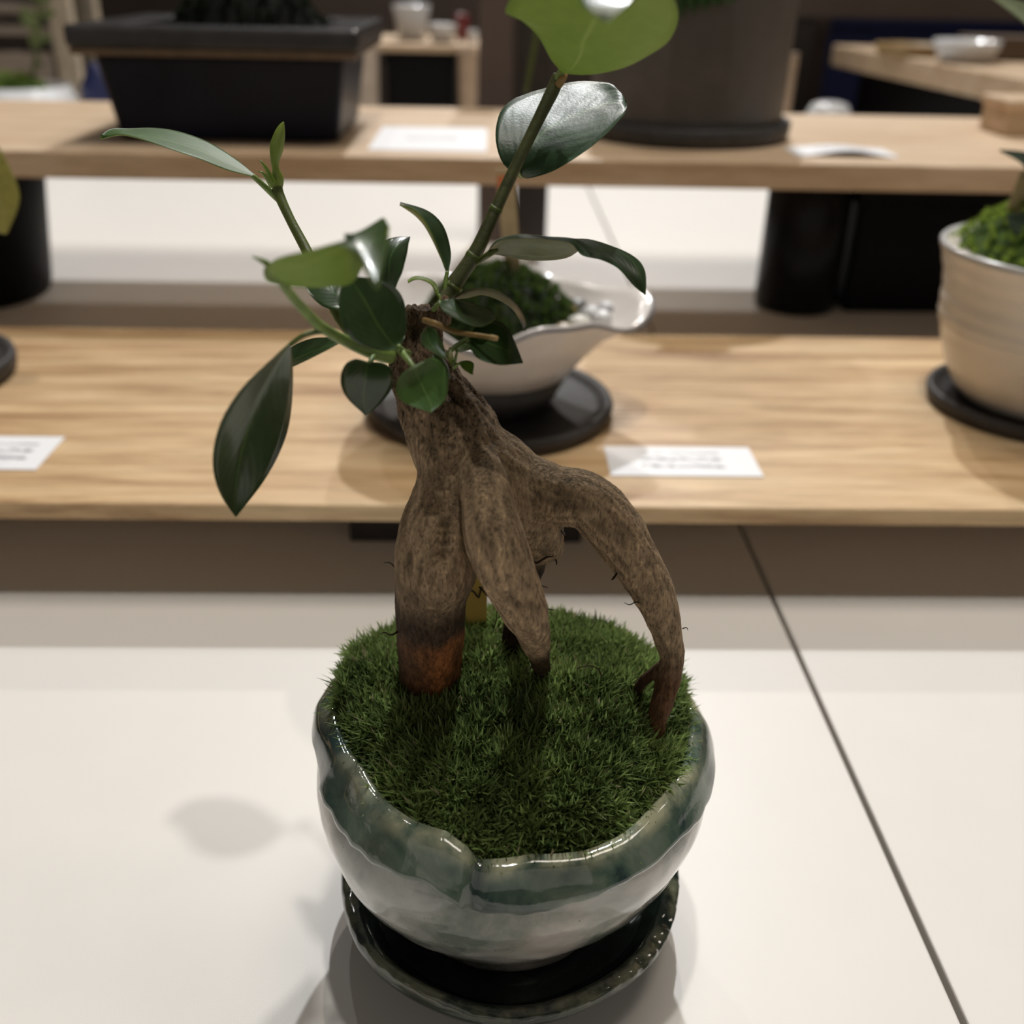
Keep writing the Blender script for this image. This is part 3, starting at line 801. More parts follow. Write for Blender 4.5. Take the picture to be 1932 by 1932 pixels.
# heart-shaped small leaves on the trunk
leaf([(783, 695, -.016), (766, 699, -.020), (750, 720, -.023), (749, 744, -.024), (765, 760, -.024), (790, 770, -.023), (812, 777, -.021)],
     [(784, 694, -.016), (802, 679, -.013), (820, 676, -.010), (838, 690, -.008), (846, 722, -.010), (840, 755, -.014), (814, 777, -.021)],
     LF, LU, 'cam', fold=.0006, petiole=[(784, 698, -.016, 4.5), (772, 682, -.014, 5.5), (760, 667, -.009, 6.5), (752, 655, -.004, 7)])
leaf([(694, 690, -.012), (676, 677, -.015), (655, 684, -.018), (644, 706, -.020), (645, 732, -.020), (660, 757, -.018), (690, 784, -.014)],
     [(695, 690, -.012), (714, 683, -.010), (735, 692, -.009), (743, 715, -.009), (735, 740, -.010), (716, 763, -.012), (692, 784, -.014)],
     LT, LU, 'cam', fold=.0008, petiole=[(694, 694, -.012, 4), (700, 680, -.010, 5), (706, 668, -.006, 6)])
# small leaves on the trunk's right
leaf([(806, 616, .000), (795, 632, -.004), (798, 650, -.007), (818, 664, -.008), (842, 676, -.008)], [(807, 616, .000), (822, 622, .002), (832, 640, .001), (838, 655, -.002), (842, 677, -.008)], LT, LU, 'cam', fold=.0006)
leaf([(815, 668, -.002), (818, 680, -.004), (828, 702, -.005), (845, 716, -.004)], [(816, 667, -.002), (832, 672, .002), (845, 690, .003), (849, 714, -.002)], LT, LU, 'cam', fold=.0004)
leaf([(885, 634, .000), (903, 611, .004), (930, 604, .007), (953, 614, .008), (970, 641, .005), (987, 684, -.002)],
     [(885, 638, .000), (889, 660, -.006), (906, 678, -.009), (940, 688, -.010), (968, 687, -.008), (987, 685, -.002)], LT, LU, 'cam', fold=.0009,
     petiole=[(887, 637, 0, 4), (872, 645, .002, 4.5), (858, 655, .004, 5), (845, 668, .006, 5)])
leaf([(828, 568, .010), (848, 564, .014), (884, 569, .017), (912, 579, .016), (930, 590, .012), (935, 598, .006)],
     [(828, 570, .010), (836, 586, .004), (860, 600, .000), (884, 613, -.002), (912, 615, -.002), (935, 600, .006)], LT, LU, 'cam', fold=.0008, rip=.0003,
     petiole=[(830, 571, .010, 4), (824, 576, .012, 4.5), (818, 584, .014, 5)])
leaf([(856, 561, .016), (875, 547, .008), (905, 543, .005), (940, 549, .003), (975, 574, .001), (993, 608, .000), (991, 622, 0)],
     [(857, 563, .016), (880, 562, .022), (910, 556, .023), (942, 566, .022), (966, 582, .018), (981, 602, .010), (990, 623, 0)], LO, LO, 'away', at=.5, fold=-.0006)
# long right leaf, twisting
leaf([(922, 478, .018), (948, 482, .026), (985, 489, .030), (1030, 491, .030), (1072, 485, .031), (1108, 464, .031), (1150, 468, .027), (1195, 483, .022), (1217, 510, .016), (1219, 555, .010)],
     [(920, 474, .018), (940, 455, .013), (985, 449, .010), (1035, 452, .012), (1076, 458, .013), (1098, 481, .012), (1135, 490, .013), (1168, 507, .013), (1195, 538, .011), (1217, 556, .010)],
     LT, LO, 'away', at=.25, cup=.0030, nv=40, petiole=[(895, 497, .022, 5), (910, 488, .021, 5.5), (925, 478, .018, 6), (940, 472, .018, 4)], pmat=M_stem)
# slim curled leaf between the branches
leaf([(843, 514, .020), (832, 482, .018), (816, 442, .017), (800, 412, .018), (780, 393, .020), (754, 386, .024)],
     [(847, 513, .020), (851, 478, .024), (842, 438, .026), (826, 412, .027), (800, 394, .027), (755, 381, .025)], LT, LY_, 'cam', fold=.0022,
     petiole=[(844, 512, .020, 4), (841, 530, .019, 4.5), (840, 550, .018, 5)])
leaf([(827, 560, .016), (815, 538, .013), (798, 528, .012), (782, 527, .012), (770, 533, .013)], [(830, 558, .017), (822, 533, .021), (800, 522, .022), (782, 521, .021), (769, 528, .015)], LY_, LY_, 'cam', nv=16, nu=6,
     petiole=[(828, 556, .017, 3), (832, 572, .016, 3.5), (832, 584, .016, 4)])
# tiny sprout leaves
leaf([(860, 664, .000), (866, 652, -.001), (880, 649, -.002), (892, 655, -.003)], [(861, 665, .001), (872, 664, .004), (884, 661, .004), (893, 658, -.002)], LF, LU, 'cam', nv=12, nu=6, petiole=[(858, 686, .003, 3.5), (860, 674, .002, 3), (863, 662, .000, 2.5)])
leaf([(866, 684, .001), (872, 694, -.002), (882, 702, -.004), (890, 706, -.004)], [(867, 682, .001), (882, 680, .002), (894, 686, .002), (892, 704, -.004)], LY_, LU, 'cam', nv=12, nu=6, petiole=[(856, 694, .003, 3.5), (862, 688, .002, 3), (870, 686, .001, 2.5)])
leaf([(850, 688, .003), (845, 676, .002), (846, 664, .001), (850, 656, .001)], [(854, 688, .003), (856, 676, .005), (853, 664, .004), (851, 656, .001)], LY_, LU, 'cam', nv=12, nu=6)
# glossy leaf behind the right stem
leaf([(980, 333, .044), (952, 312, .040), (937, 275, .042), (937, 232, .048), (955, 196, .056), (1010, 171, .064), (1075, 155, .068), (1125, 153, .068), (1160, 162, .062), (1182, 192, .054)],
     [(981, 334, .044), (1000, 336, .040), (1035, 326, .036), (1070, 307, .034), (1105, 284, .034), (1135, 260, .035), (1158, 238, .038), (1174, 220, .042), (1181, 207, .047), (1183, 196, .054)],
     M_leaf_gloss, LU, 'cam', fold=.0014, rip=.00028, nv=34, nu=16, petiole=[(975, 320, .036, 5), (978, 328, .040, 5), (984, 332, .044, 5)])
# top leaf, underside towards the lens, tip curling over towards the lens
leaf([(1060, 134, .038), (1040, 112, .028), (1014, 66, .020), (976, 32, .012), (953, 20, .004), (985, -30, -.010), (1045, -60, -.028), (1090, -34, -.042), (1098, 6, -.050), (1140, 40, -.052)],
     [(1064, 136, .038), (1115, 140, .030), (1175, 128, .024), (1222, 105, .018), (1262, 76, .010), (1280, 30, .000), (1262, -20, -.016), (1222, -40, -.034), (1195, 0, -.048), (1146, 40, -.052)],
     M_leaf_top_thin, M_leaf_und_thin, 'away', at=.3, cup=-.001, nv=36, nu=12, petiole=[(1052, 150, .041, 8), (1056, 140, .040, 7), (1062, 133, .038, 6)], pmat=M_stem_pale)
stem('bud', [(1054, 160, .040, 8), (1062, 148, .039, 7), (1068, 138, .040, 5), (1072, 130, .042, 2)], M_twig)
# cut twig
tw = stem('twig', [(800, 604, .010, 6), (825, 612, .006, 6), (852, 624, .002, 5.2), (882, 630, -.002, 5), (915, 635, -.006, 4.8), (928, 637, -.008, 5)], M_twig)
stem('cut_end', [(926, 636.5, -.0078, 5.3), (937, 638.5, -.009, 5)], M_twig_end, tw, samples=3)
# loose root hairs
hairs = [[(745, 1070, -.006, 1.6), (736, 1062, -.008, 1.2), (724, 1062, -.010, .6)], [(750, 1192, -.006, 2.2), (738, 1198, -.010, 1.8), (726, 1193, -.012, 1.2), (716, 1196, -.014, .8)],
         [(1165, 1080, -.006, 2), (1158, 1090, -.008, 2.4), (1154, 1094, -.009, 1)], [(1214, 1140, -.004, 1.5), (1200, 1136, -.008, 1.3), (1188, 1141, -.010, 1), (1178, 1137, -.012, .6)],
         [(1028, 1146, -.012, 1.4), (1038, 1150, -.014, 1.0), (1046, 1151, -.016, .6)], [(1012, 1100, .016, 1.8), (1024, 1106, .012, 1.2), (1033, 1108, .010, .8)],
         [(1288, 1186, -.003, 1.2), (1295, 1184, -.004, 1), (1298, 1189, -.005, .6)], [(938, 1148, -.010, .9), (936, 1170, -.012, .8), (930, 1195, -.013, .7)],
         [(1135, 1275, -.010, 1.6), (1128, 1262, -.010, 1.3), (1110, 1256, -.010, 1.2), (1088, 1262, -.011, .8)], [(1060, 1002, .004, 3), (1066, 1012, .001, 2), (1064, 1022, 0, 1)],
         [(905, 1108, -.008, 2), (918, 1122, -.012, 2), (924, 1128, -.013, 1)], [(1046, 1050, .008, 2.4), (1050, 1060, .006, 1.6), (1050, 1066, .006, .7)], [(1000, 1055, .006, 3), (1012, 1062, .003, 2.4), (1030, 1052, .003, 2), (1044, 1050, .004, 1)]]
for h in hairs: stem('root_hair', h, M_hair, n=5)

# yellow plant tag stuck in the moss
def plant_tag(name, pxc, y, wpx, py_top, z_bot, mat, label, lean=0.0, thick=.0008, marks=None):
    T_ = at_y(pxc, py_top, y); w = wpx/2*depth(T_)/FPX
    zt_ = T_[2]
    pts = [(-w, zt_), (w, zt_), (w, z_bot+.006), (0, z_bot), (-w, z_bot+.006)]
    v = [(T_[0]+a+(z-z_bot)*lean-(zt_-z_bot)*lean, y, z) for a, z in pts]; v += [(a, b+thick, c) for a, b, c in v]
    f = [(0, 4, 3, 2, 1), (5, 6, 7, 8, 9)]+[(i, (i+1) % 5, (i+1) % 5+5, i+5) for i in range(5)]
    r = empty(name, (T_[0], y, z_bot)); under(obj('tag_blade', v, f, mat, None, False), r)
    if marks:
        for mk in marks:
            Q = np.array([at_y(a, b, y-.0001) for a, b in mk[0]]); vv, ff = tube_vf(catmull(Q, 9), [mk[1]]*9, 5)
            q = obj('handwriting', vv, ff, mk[2]); under(q, r)
    tag(r, label, 'plant tag')
    return r
M_tag_y = plain('yellow_plastic', (.62, .46, .13), .45, .5, .06, 60)
M_ink = plain('dark_ink', (.015, .015, .02), .6)
plant_tag('plant_tag', 894, .032, 50, 1085, .070, M_tag_y, 'yellow plastic plant tag standing in the moss behind the bonsai trunk',
          marks=[([(889, 1113), (897, 1120), (903, 1128), (907, 1112), (915, 1104)], .00028, M_ink)])

# ---------------------------------------------------------------- neighbours on the low shelf
def disc_saucer(cx, cy, z, R, h, mat, label, group=None):
    prof = [(R*.55, z), (R*.93, z), (R*.985, z+h*.25), (R, z+h*.7), (R*.985, z+h*.97), (R*.94, z+h), (R*.90, z+h*.72), (R*.86, z+h*.55), (0.0005, z+h*.52)]
    o = lathe('clay_saucer', prof, M_black, cx, cy, None, 72)
    return tag(o, label, 'saucer', group)
def tuft_mound(name, cx, cy, R, zb, zt_, label, n=500, L=.004, mat=None, ell=1.0, offx=0):
    base, nor, ln, sh = [], [], [], []
    hz = lambda q: zb+(zt_-zb)*(1-q**2.4)
    while len(base) < n:
        a, b = rng.uniform(-1, 1, 2); q = math.hypot(a, b)
        if q > 1: continue
        base.append(np.array([cx+a*R, cy+b*R*ell, hz(q)+.002*fnoise(a, b, 0, 3)])); nor.append(np.array([a*.6+rng.normal(0, .2), b*.6+rng.normal(0, .2), 1.0]))
        ln.append(L*rng.uniform(.7, 1.3)); sh.append(.5+.35*fnoise(a, b, 2, 3.5))
    ev, ef = [], []
    for i in range(40):
        th = 2*math.pi*i/40
        for k in range(9):
            q = (k+.02)/8; ev.append((cx+R*q*math.cos(th), cy+R*ell*q*math.sin(th), hz(q)-.001))
    for i in range(40):
        for k in range(8):
            a, b = i*9+k, ((i+1) % 40)*9+k; ef.append((a, a+1, b+1, b))
    o = blades(base, nor, ln, .0006, sh, mat or M_moss_far, name, ev, ef, mat or M_moss_far, per=9)
    return tag(o, label, 'moss', kind='stuff')

# wavy white bowl on a black disc
sc_ = at_z(925, 772, LZ); bx, by = float(sc_[0]), float(sc_[1])
disc_saucer(bx, by, LZ, .0655, .0085, M_black, 'round black clay saucer under the wavy white bowl on the low shelf')
rz = float(at_y(935, 563, by)[2]); fz = LZ+.0046
root = empty('wavy_bowl', (bx, by, fz))
zb_ = fz+(rz-fz)*.36
dark = [(.022, fz), (.0300, fz+.0005), (.0345, fz+.006), (.0415, zb_)]
o = lathe('unglazed_foot', dark, M_black, bx, by, None, 96); under(o, root)
wv = lambda th: .0045*math.sin(5*th+math.radians(35))+.0018*math.sin(9*th+1.0)
sp = lambda th: .24*math.exp(-((((th+math.pi) % (2*math.pi))-math.pi-math.radians(2))/.42)**2)
whit = [(.0415, zb_), (.0490, fz+(rz-fz)*.55), (.0570, fz+(rz-fz)*.78), (.0640, rz-.0015), (.0655, rz), (.0640, rz+.0008), (.0615, rz-.003), (.0540, rz-.012), (.045, rz-.016), (.0005, rz-.018)]
wk = [0, .1, .4, 1, 1, 1, .8, .3, 0, 0]
o = lathe('glazed_wall', whit, plain('grey_white_glaze', (.66, .62, .585), .2, .5, .08, 40), bx, by, None, 120, lambda th, k: 1+wk[k]*(sp(th)+.03*math.sin(5*th+2)), lambda th, k: wk[k]*(wv(th)-.004*sp(th)/.24)); under(o, root)
# dark line along the wavy lip
vv = []
for i in range(121):
    th = 2*math.pi*i/120; r_ = .0657*(1+sp(th)+.03*math.sin(5*th+2)); vv.append((bx+r_*math.cos(th), by+r_*math.sin(th), rz-.0012+wv(th)-.004*sp(th)/.24))
v, f = tube_vf(vv, [.0006]*121, 6, False); under(obj('lip_line', v, f, plain('iron_blue_line', (.12, .13, .16), .3)), root)
tag(root, 'wide white bowl with a wavy rim and black unglazed base behind the bonsai trunk', 'pot')
tuft_mound('moss', bx+.004, by+.004, .040, rz-.014, rz+.013, 'dark green moss mound in the wavy white bowl', 420, .0045, moss_mat('moss_dim', (.02, .04, .008), (.075, .125, .022), (.06, .09, .02)))
stones = [((.044, -.010), .007, (.62, .60, .55)), ((.052, .004), .006, (.55, .55, .55)), ((.040, .010), .0055, (.45, .28, .10)), ((.057, -.006), .0055, (.7, .7, .7)), ((.036, -.021), .006, (.30, .22, .13)), ((.046, .020), .005, (.2, .2, .2)), ((.060, .010), .0045, (.6, .6, .62))]
stone_names = ['pale grey pebble nearest the front of the wavy white bowl', 'grey rounded pebble in the middle of the wavy white bowl pebbles', 'ochre brown pebble beside the moss in the wavy white bowl', 'white glossy pebble near the spout of the wavy white bowl', 'brown pebble at the front edge of the bowl moss', 'dark grey pebble at the rear of the wavy white bowl', 'small white pebble farthest out on the spout of the wavy bowl']
for ((dx, dy), r_, col), nm in zip(stones, stone_names):
    v, f = [], []; nA, nB = 14, 8
    for i in range(nA):
        for k in range(nB+1):
            ph = math.pi*k/nB; th = 2*math.pi*i/nA; q = Vector((math.sin(ph)*math.cos(th), math.sin(ph)*math.sin(th), .62*math.cos(ph)))
            q = q*(1+.15*noise.noise(q*1.5+Vector((dx*300, dy*300, 0))))
            v.append((bx+dx+q.x*r_, by+dy+q.y*r_, rz-.0095+.045*max(0, math.hypot(dx, dy)-.045)*4+q.z*r_))
    for i in range(nA):
        for k in range(nB):
            a, b = i*(nB+1)+k, ((i+1) % nA)*(nB+1)+k; f.append((a, a+1, b+1, b))
    tag(obj('pebble', v, f, plain('pebble', col, .35, .5, .15, 200)), nm, 'pebble', 'pebbles in the wavy bowl')
M_tag_w = plain('bamboo_tag', (.46, .35, .19), .6, .3, .12, 150)
tg = plant_tag('plant_tag', 952, by+.012, 34, 318, rz-.010, M_tag_w, 'wooden plant tag with an orange top in the wavy white bowl', lean=-.10)
P0 = at_y(935, 322, by+.0115); P1 = at_y(969, 322, by+.0115); hh = .006
under(box('orange_mark', P0[0]+.001, P1[0]-.001, by+.0112, by+.0119, P0[2]-.0085, P0[2]-.0025, plain('orange_ink', (.62, .17, .05), .6)), tg)

# tall white cup-shaped pot at the right
pc = at_z(1952, 768, LZ); qx, qy = float(pc[0]), float(pc[1])
disc_saucer(qx, qy, LZ, float(abs(at_z(1738, 748, LZ)[0]-qx)), .0085, M_black, 'round black clay saucer under the tall white pot at the right')
prz = float(at_y(1800, 468, qy)[2]); rr_ = float(qx-at_y(1792, 470, qy)[0])
z0 = LZ+.0046; hgt = prz-z0
root = empty('cup_pot', (qx, qy, z0))
M_cream = plain('cream_glaze', (.70, .64, .56), .28, .45, .10, 30, .08, 90)
pf = [(rr_*.50, z0), (rr_*.60, z0+.001), (rr_*.70, z0+hgt*.10), (rr_*.80, z0+hgt*.25), (rr_*.875, z0+hgt*.45), (rr_*.90, z0+hgt*.52), (rr_*.905, z0+hgt*.62), (rr_*.915, z0+hgt*.75), (rr_*.955, z0+hgt*.88), (rr_, z0+hgt*.985)]
pf = catmull(pf, 40)
o = lathe('cup_wall', [tuple(p) for p in pf], M_cream, qx, qy, None, 96, lambda th, k: 1+.004*math.sin(k*1.7)+.006*math.sin(3*th+k*.2)); under(o, root)
ri = [(rr_*.985, prz-.0016), (rr_*1.005, prz-.0002), (rr_*.99, prz+.0010), (rr_*.955, prz+.0002), (rr_*.93, prz-.006), (rr_*.90, prz-.016), (.0005, prz-.018)]
under(lathe('lip', ri, M_white_glaze, qx, qy, None, 96), root)
tag(root, 'tall cream-white cup-shaped pot on a black saucer at the right edge', 'pot')
tuft_mound('moss', qx, qy, rr_*.90, prz-.004, prz+.026, 'fresh green moss mound in the tall white pot at the right', 420, .004)
t2 = plant_tag('plant_tag', 1950, qy+.004, 46, 322, prz-.004, M_tag_w, 'wooden plant tag with dark handwriting in the tall white pot', lean=.14,
          marks=[([(1936, 350), (1947, 356), (1939, 366), (1951, 372)], .0006, M_ink), ([(1932, 385), (1941, 380), (1947, 392), (1933, 398)], .0006, M_ink), ([(1926, 412), (1938, 408), (1933, 424), (1944, 428)], .0006, M_ink)])
PL2 = empty('succulent_plant', (qx, qy, prz))
tag(PL2, 'grey-green leafy plant growing in the tall white pot at the right edge', 'plant')
M_gl_t = leaf_mat('grey_leaf', (.07, .10, .075), (.12, .16, .11), .55, (.1, .15, .08), .1, 0, 500)
M_gl_p = leaf_mat('pale_leaf', (.30, .36, .22), (.4, .45, .3), .5, (.3, .36, .2), .2, 0, 500)
def oleaf(pts_l, pts_r, top, bot, parent, **k): return leaf(pts_l, pts_r, top, bot, 'cam', parent=parent, **k)
oleaf([(1990, 380, qy), (1955, 340, qy-.004), (1925, 305, qy-.006), (1888, 284, qy-.008)], [(1994, 375, qy), (1985, 325, qy+.004), (1945, 290, qy+.002), (1889, 282, qy-.008)], M_gl_t, M_gl_t, PL2, thick=.001, fold=.001)
oleaf([(1985, 470, qy-.01), (1950, 470, qy-.014), (1915, 445, qy-.018), (1900, 408, qy-.02)], [(1988, 465, qy-.01), (1980, 430, qy-.008), (1945, 402, qy-.01), (1902, 405, qy-.02)], M_gl_t, M_gl_t, PL2, thick=.001, fold=.001)
oleaf([(2010, 110, qy), (1970, 78, qy-.002), (1925, 36, qy-.004), (1862, -14, qy-.006)], [(2014, 102, qy), (1990, 55, qy+.004), (1940, 8, qy+.002), (1864, -16, qy-.006)], M_gl_p, M_gl_p, PL2, thick=.001, fold=.001)
P, R_ = px_tube([(1985, 500, qy, 8), (1992, 380, qy, 7), (2010, 240, qy, 6), (2014, 105, qy, 5)]); v, f = tube_vf(P, R_, 8); under(obj('stem', v, f, M_stem), PL2)
P, R_ = px_tube([(1985, 480, qy-.004, 4), (1986, 468, qy-.01, 4), (1984, 462, qy-.012, 3)]); v, f = tube_vf(P, R_, 8); under(obj('stem', v, f, M_stem), PL2)

# pot cut by the left edge of the frame
e_ = at_z(17, 722, LZ); SR = .058; lx, ly = float(e_[0]-SR), float(e_[1]+.004)
disc_saucer(lx, ly, LZ, SR, .0120, plain('blue_black_glaze', (.022, .024, .030), .25, .5, .2, 80), 'blue-black saucer cut off by the left edge on the low shelf')
root = empty('round_pot', (lx, ly, LZ+.006)); zq = LZ+.0064
under(lathe('pot_wall', [(.024, zq), (.030, zq+.002), (.037, zq+.018), (.041, zq+.038), (.040, zq+.052), (.0415, zq+.056), (.038, zq+.055), (.036, zq+.048), (.0005, zq+.046)], M_charcoal, lx, ly, None, 64), root)
tag(root, 'dark round pot beyond the left edge on the blue-black saucer', 'pot')
PL3 = empty('leafy_plant', (lx, ly, zq+.046)); tag(PL3, 'yellow-green leafed plant hanging in at the left edge', 'plant')
P, R_ = px_tube([(-120, 560, ly, 7), (-125, 450, ly, 6.5), (-110, 320, ly, 5.5), (-80, 240, ly, 4)]); v, f = tube_vf(P, R_, 8); under(obj('stem', v, f, M_stem), PL3)
M_yl = leaf_mat('yellow_green_leaf', (.32, .30, .07), (.42, .40, .14), .5, (.35, .33, .06), .3, 0)
oleaf([(-60, 245, ly-.004), (-66, 300, ly-.008), (-55, 365, ly-.012), (-28, 420, ly-.014), (8, 442, ly-.014)], [(-58, 243, ly-.004), (-15, 262, ly-.002), (18, 315, ly-.004), (37, 375, ly-.008), (14, 440, ly-.013)], M_yl, M_yl, PL3, thick=.0006, fold=.001,
      petiole=[(-80, 240, ly, 4), (-70, 238, ly-.002, 3.5), (-58, 246, ly-.004, 3)])

# ---------------------------------------------------------------- price cards
def card(c4px, z, label, bend=0.0):
    BL, BR, TR, TL = [at_z(a, b, z) for a, b in c4px]
    cx, cy = (BL+BR+TR+TL)[:2]/4
    w = ((BR-BL)[0]+(TR-TL)[0])/2; d = ((TL-BL)[1]+(TR-BR)[1])/2
    nx = 14; v = []
    for s_ in (0, 1):
        for i in range(nx+1):
            for j in (0, 1):
                u = i/nx; v.append((w*(u-.5), d*(j-.5), bend*math.sin(math.pi*u)**2*(1 if j == 0 else .6)+(.0005 if s_ == 0 else 0)+.0001))
    n0 = 2*(nx+1); f = []
    for i in range(nx):
        a = i*2; f.append((a, a+2, a+3, a+1)); f.append((a+n0, a+1+n0, a+3+n0, a+2+n0))
        f.append((a, a+n0, a+2+n0, a+2)); f.append((a+1, a+3, a+3+n0, a+1+n0))
    f += [(0, 1, 1+n0, n0), (2*nx, 2*nx+n0, 2*nx+1+n0, 2*nx+1)]
    o = obj('price_card', v, f, M_card, None, False); o.location = (float(cx), float(cy), z)
    tag(o, label, 'card', 'white printed price cards')
card([(1155, 899), (1441, 901), (1411, 846), (1137, 844)], LZ, 'white printed price card to the right of the bonsai on the low shelf')
card([(-170, 885), (64, 889), (125, 827), (-100, 823)], LZ, 'white printed price card cut by the left edge on the low shelf')
card([(700, 284), (915, 287), (922, 243), (716, 240)], UZ, 'white price card on the upper shelf between the two dark planters')
card([(1468, 284), (1704, 310), (1690, 286), (1490, 276)], UZ, 'curled white card on the upper shelf right of the charcoal planter', .004)

# ---------------------------------------------------------------- planters on the upper shelf
M_navy = plain('navy_black_glaze', (.0075, .0085, .018), .40, .18, .25, 30)
M_lip = plain('gunmetal_lip_glaze', (.030, .029, .030), .25, .5, .25, 60, .15, 300)
M_lip_edge = plain('bare_clay_edge', (.15, .105, .065), .5, .4, .2, 100)
root = None
yb = float(at_z(430, 268, UZ)[1])
XL, XR = float(at_y(212, 250, yb)[0]), float(at_y(648, 262, yb)[0])
zl0 = float(at_y(400, 108, yb-.022)[2]); zl1 = float(at_y(400, 52, yb-.030)[2])
dep = .135
root = empty('rectangular_planter', ((XL+XR)/2, yb+dep/2, UZ))
tp = .004
v = [(XL+tp, yb+tp, UZ), (XR-tp, yb+tp, UZ), (XR-tp, yb+dep-tp, UZ), (XL+tp, yb+dep-tp, UZ), (XL-tp, yb-tp, zl0), (XR+tp, yb-tp, zl0), (XR+tp, yb+dep+tp, zl0), (XL-tp, yb+dep+tp, zl0)]
o = under(obj('planter_body', v, box_vf(0, 1, 0, 1, 0, 1)[1], M_navy, None, False), root); bevel(o, .004, 3)
LX0, LX1 = float(at_y(120, 75, yb-.026)[0]), float(at_y(676, 80, yb-.026)[0])
ly0, ly1 = yb-.026, yb+dep+.026
def ring(name, x0, x1, y0, y1, t, z0, z1, mat):
    v = []
    for z in (z0, z1):
        v += [(x0, y0, z), (x1, y0, z), (x1, y1, z), (x0, y1, z), (x0+t, y0+t, z), (x1-t, y0+t, z), (x1-t, y1-t, z), (x0+t, y1-t, z)]
    f = []
    for i in range(4):
        j = (i+1) % 4
        f += [(i, j, j+8, i+8), (i+8, j+8, j+12, i+12), (j+4, i+4, i+12, j+12), (i+4, j+4, j, i)]
    return bevel(under(obj(name, v, f, mat, None, False), root), .003, 3)
ring('lip', LX0, LX1, ly0, ly1, .030, zl0+.0045, zl1, M_lip)
ring('lip_edge', LX0+.001, LX1-.001, ly0+.001, ly1-.001, .03, zl0, zl0+.0050, M_lip_edge)
under(box('soil', LX0+.029, LX1-.029, ly0+.029, ly1-.029, zl0, zl1-.006, M_soil), root)
tag(root, 'blue-black rectangular planter with a projecting lip on the upper shelf', 'planter')
tuft_mound('moss', (LX0+LX1)/2+.010, yb+.055, .056, zl1-.006, zl1+.030, 'dark clump of moss in the blue-black rectangular planter', 350, .005, moss_mat('moss_dark', (.003, .005, .002), (.009, .016, .004), (.008, .012, .004), .8), .8)

gf = at_z(1288, 284, UZ); gR = float((at_y(1483, 262, gf[1]+.07)[0]-at_y(1092, 262, gf[1]+.07)[0])/2); gx = float(at_y(1288, 262, gf[1]+gR)[0]); gy = float(gf[1]+gR)
o = lathe('clay_saucer', [(gR*.9, UZ), (gR*.98, UZ+.001), (gR, UZ+.006), (gR*1.005, UZ+.013), (gR*.985, UZ+.0145), (gR*.965, UZ+.013), (gR*.95, UZ+.006), (.0005, UZ+.005)], M_black, gx, gy, None, 96)
tag(o, 'round black saucer under the charcoal cylinder planter on the upper shelf', 'saucer')
root = empty('cylinder_planter', (gx, gy, UZ+.005)); z0 = UZ+.0055; g2 = gR*.93
under(lathe('planter_wall', [(g2*.9, z0), (g2*.97, z0+.001), (g2*.985, z0+.006), (g2*.99, z0+.06), (g2*1.0, z0+.098), (g2*1.0, z0+.104), (g2*.985, z0+.106), (g2*.94, z0+.104), (g2*.93, z0+.096), (.0005, z0+.094)], M_charcoal, gx, gy, None, 96), root)
tag(root, 'tall charcoal grey cylinder planter on the upper shelf', 'planter')
PL4 = empty('trailing_plant', (gx, gy, z0+.094)); tag(PL4, 'green plant trailing from the charcoal cylinder planter', 'plant')
P, R_ = px_tube([(1270, 0, gy, 5), (1180, -70, gy-.04, 5), (1080, -80, gy-.09, 5), (1030, -20, gy-.10, 5), (1008, 90, gy-.10, 5.5), (992, 175, gy-.10, 4)]); v, f = tube_vf(P, R_, 8); under(obj('stem', v, f, M_stem), PL4)
for a in range(5):
    px = 1285+a*22; oleaf([(px, -70, gy-.06), (px-14, -40, gy-.085), (px-12, 0, gy-.09), (px, 34-8*a, gy-.09)], [(px+3, -70, gy-.06), (px+18, -40, gy-.08), (px+16, 0, gy-.085), (px+1, 35-8*a, gy-.09)], LT, LU, PL4, nv=12, nu=6)
P, R_ = px_tube([(1290, -72, gy-.06, 5), (1310, -60, gy-.03, 5), (1290, 0, gy, 5), (1330, -60, gy-.03, 5), (1375, -72, gy-.06, 5)]); v, f = tube_vf(P, R_, 8); under(obj('stem', v, f, M_stem), PL4)

# ---------------------------------------------------------------- black vessels standing on the white table
bl = at_z(60, 612, 0); cy_ = float(bl[1])+.085
xr0 = float(at_y(100, 600, cy_)[0]); xr1 = float(at_y(76, 350, cy_)[0]); R0, R1 = .075, .083
cx_ = xr0-R0
root = empty('black_planter', (cx_, cy_, 0)); zt_ = .108
under(lathe('planter_wall', [(R0*.9, 0), (R0*.97, .001), (R0, .008), (xr1-cx_, zt_-.004), (xr1-cx_-.002, zt_), (xr1-cx_-.006, zt_-.002), (R0-.006, .02), (.0005, .018)], M_blackpl, cx_, cy_, None, 72), root)
tag(root, 'black tapered planter under the upper shelf at the left edge', 'planter')
yv = .60
xa = float(at_y(1456, 560, yv)[0]); xb = float(at_y(1560, 560, yv)[0])
root = empty('black_bin', ((xa+xb)/2, yv+.06, 0))
v = []; RB = (xb-xa)/2+.012
under(lathe('bin_wall', [(RB*.92, 0), (RB, .004), (RB*1.0, .05), (RB*.985, .110), (RB*.96, .111), (RB*.94, .108), (RB*.92, .01), (.0005, .008)], plain('glossy_black_plastic', (.003, .003, .004), .30, .22), xa+RB, yv+.05, None, 64), root)
tag(root, 'glossy black round bin under the upper shelf, left of the black crate', 'bin')
x2 = xa+2*RB+.002
root = empty('black_crate', (x2+.15, yv+.15, 0))
under(box('crate_body', x2, x2+.34, yv+.03, yv+.2, 0, .100, M_blackpl, None, .006, 3), root)
under(box('crate_rim', x2-.003, x2+.343, yv+.027, yv+.203, .090, .108, M_blackpl, None, .003, 2), root)
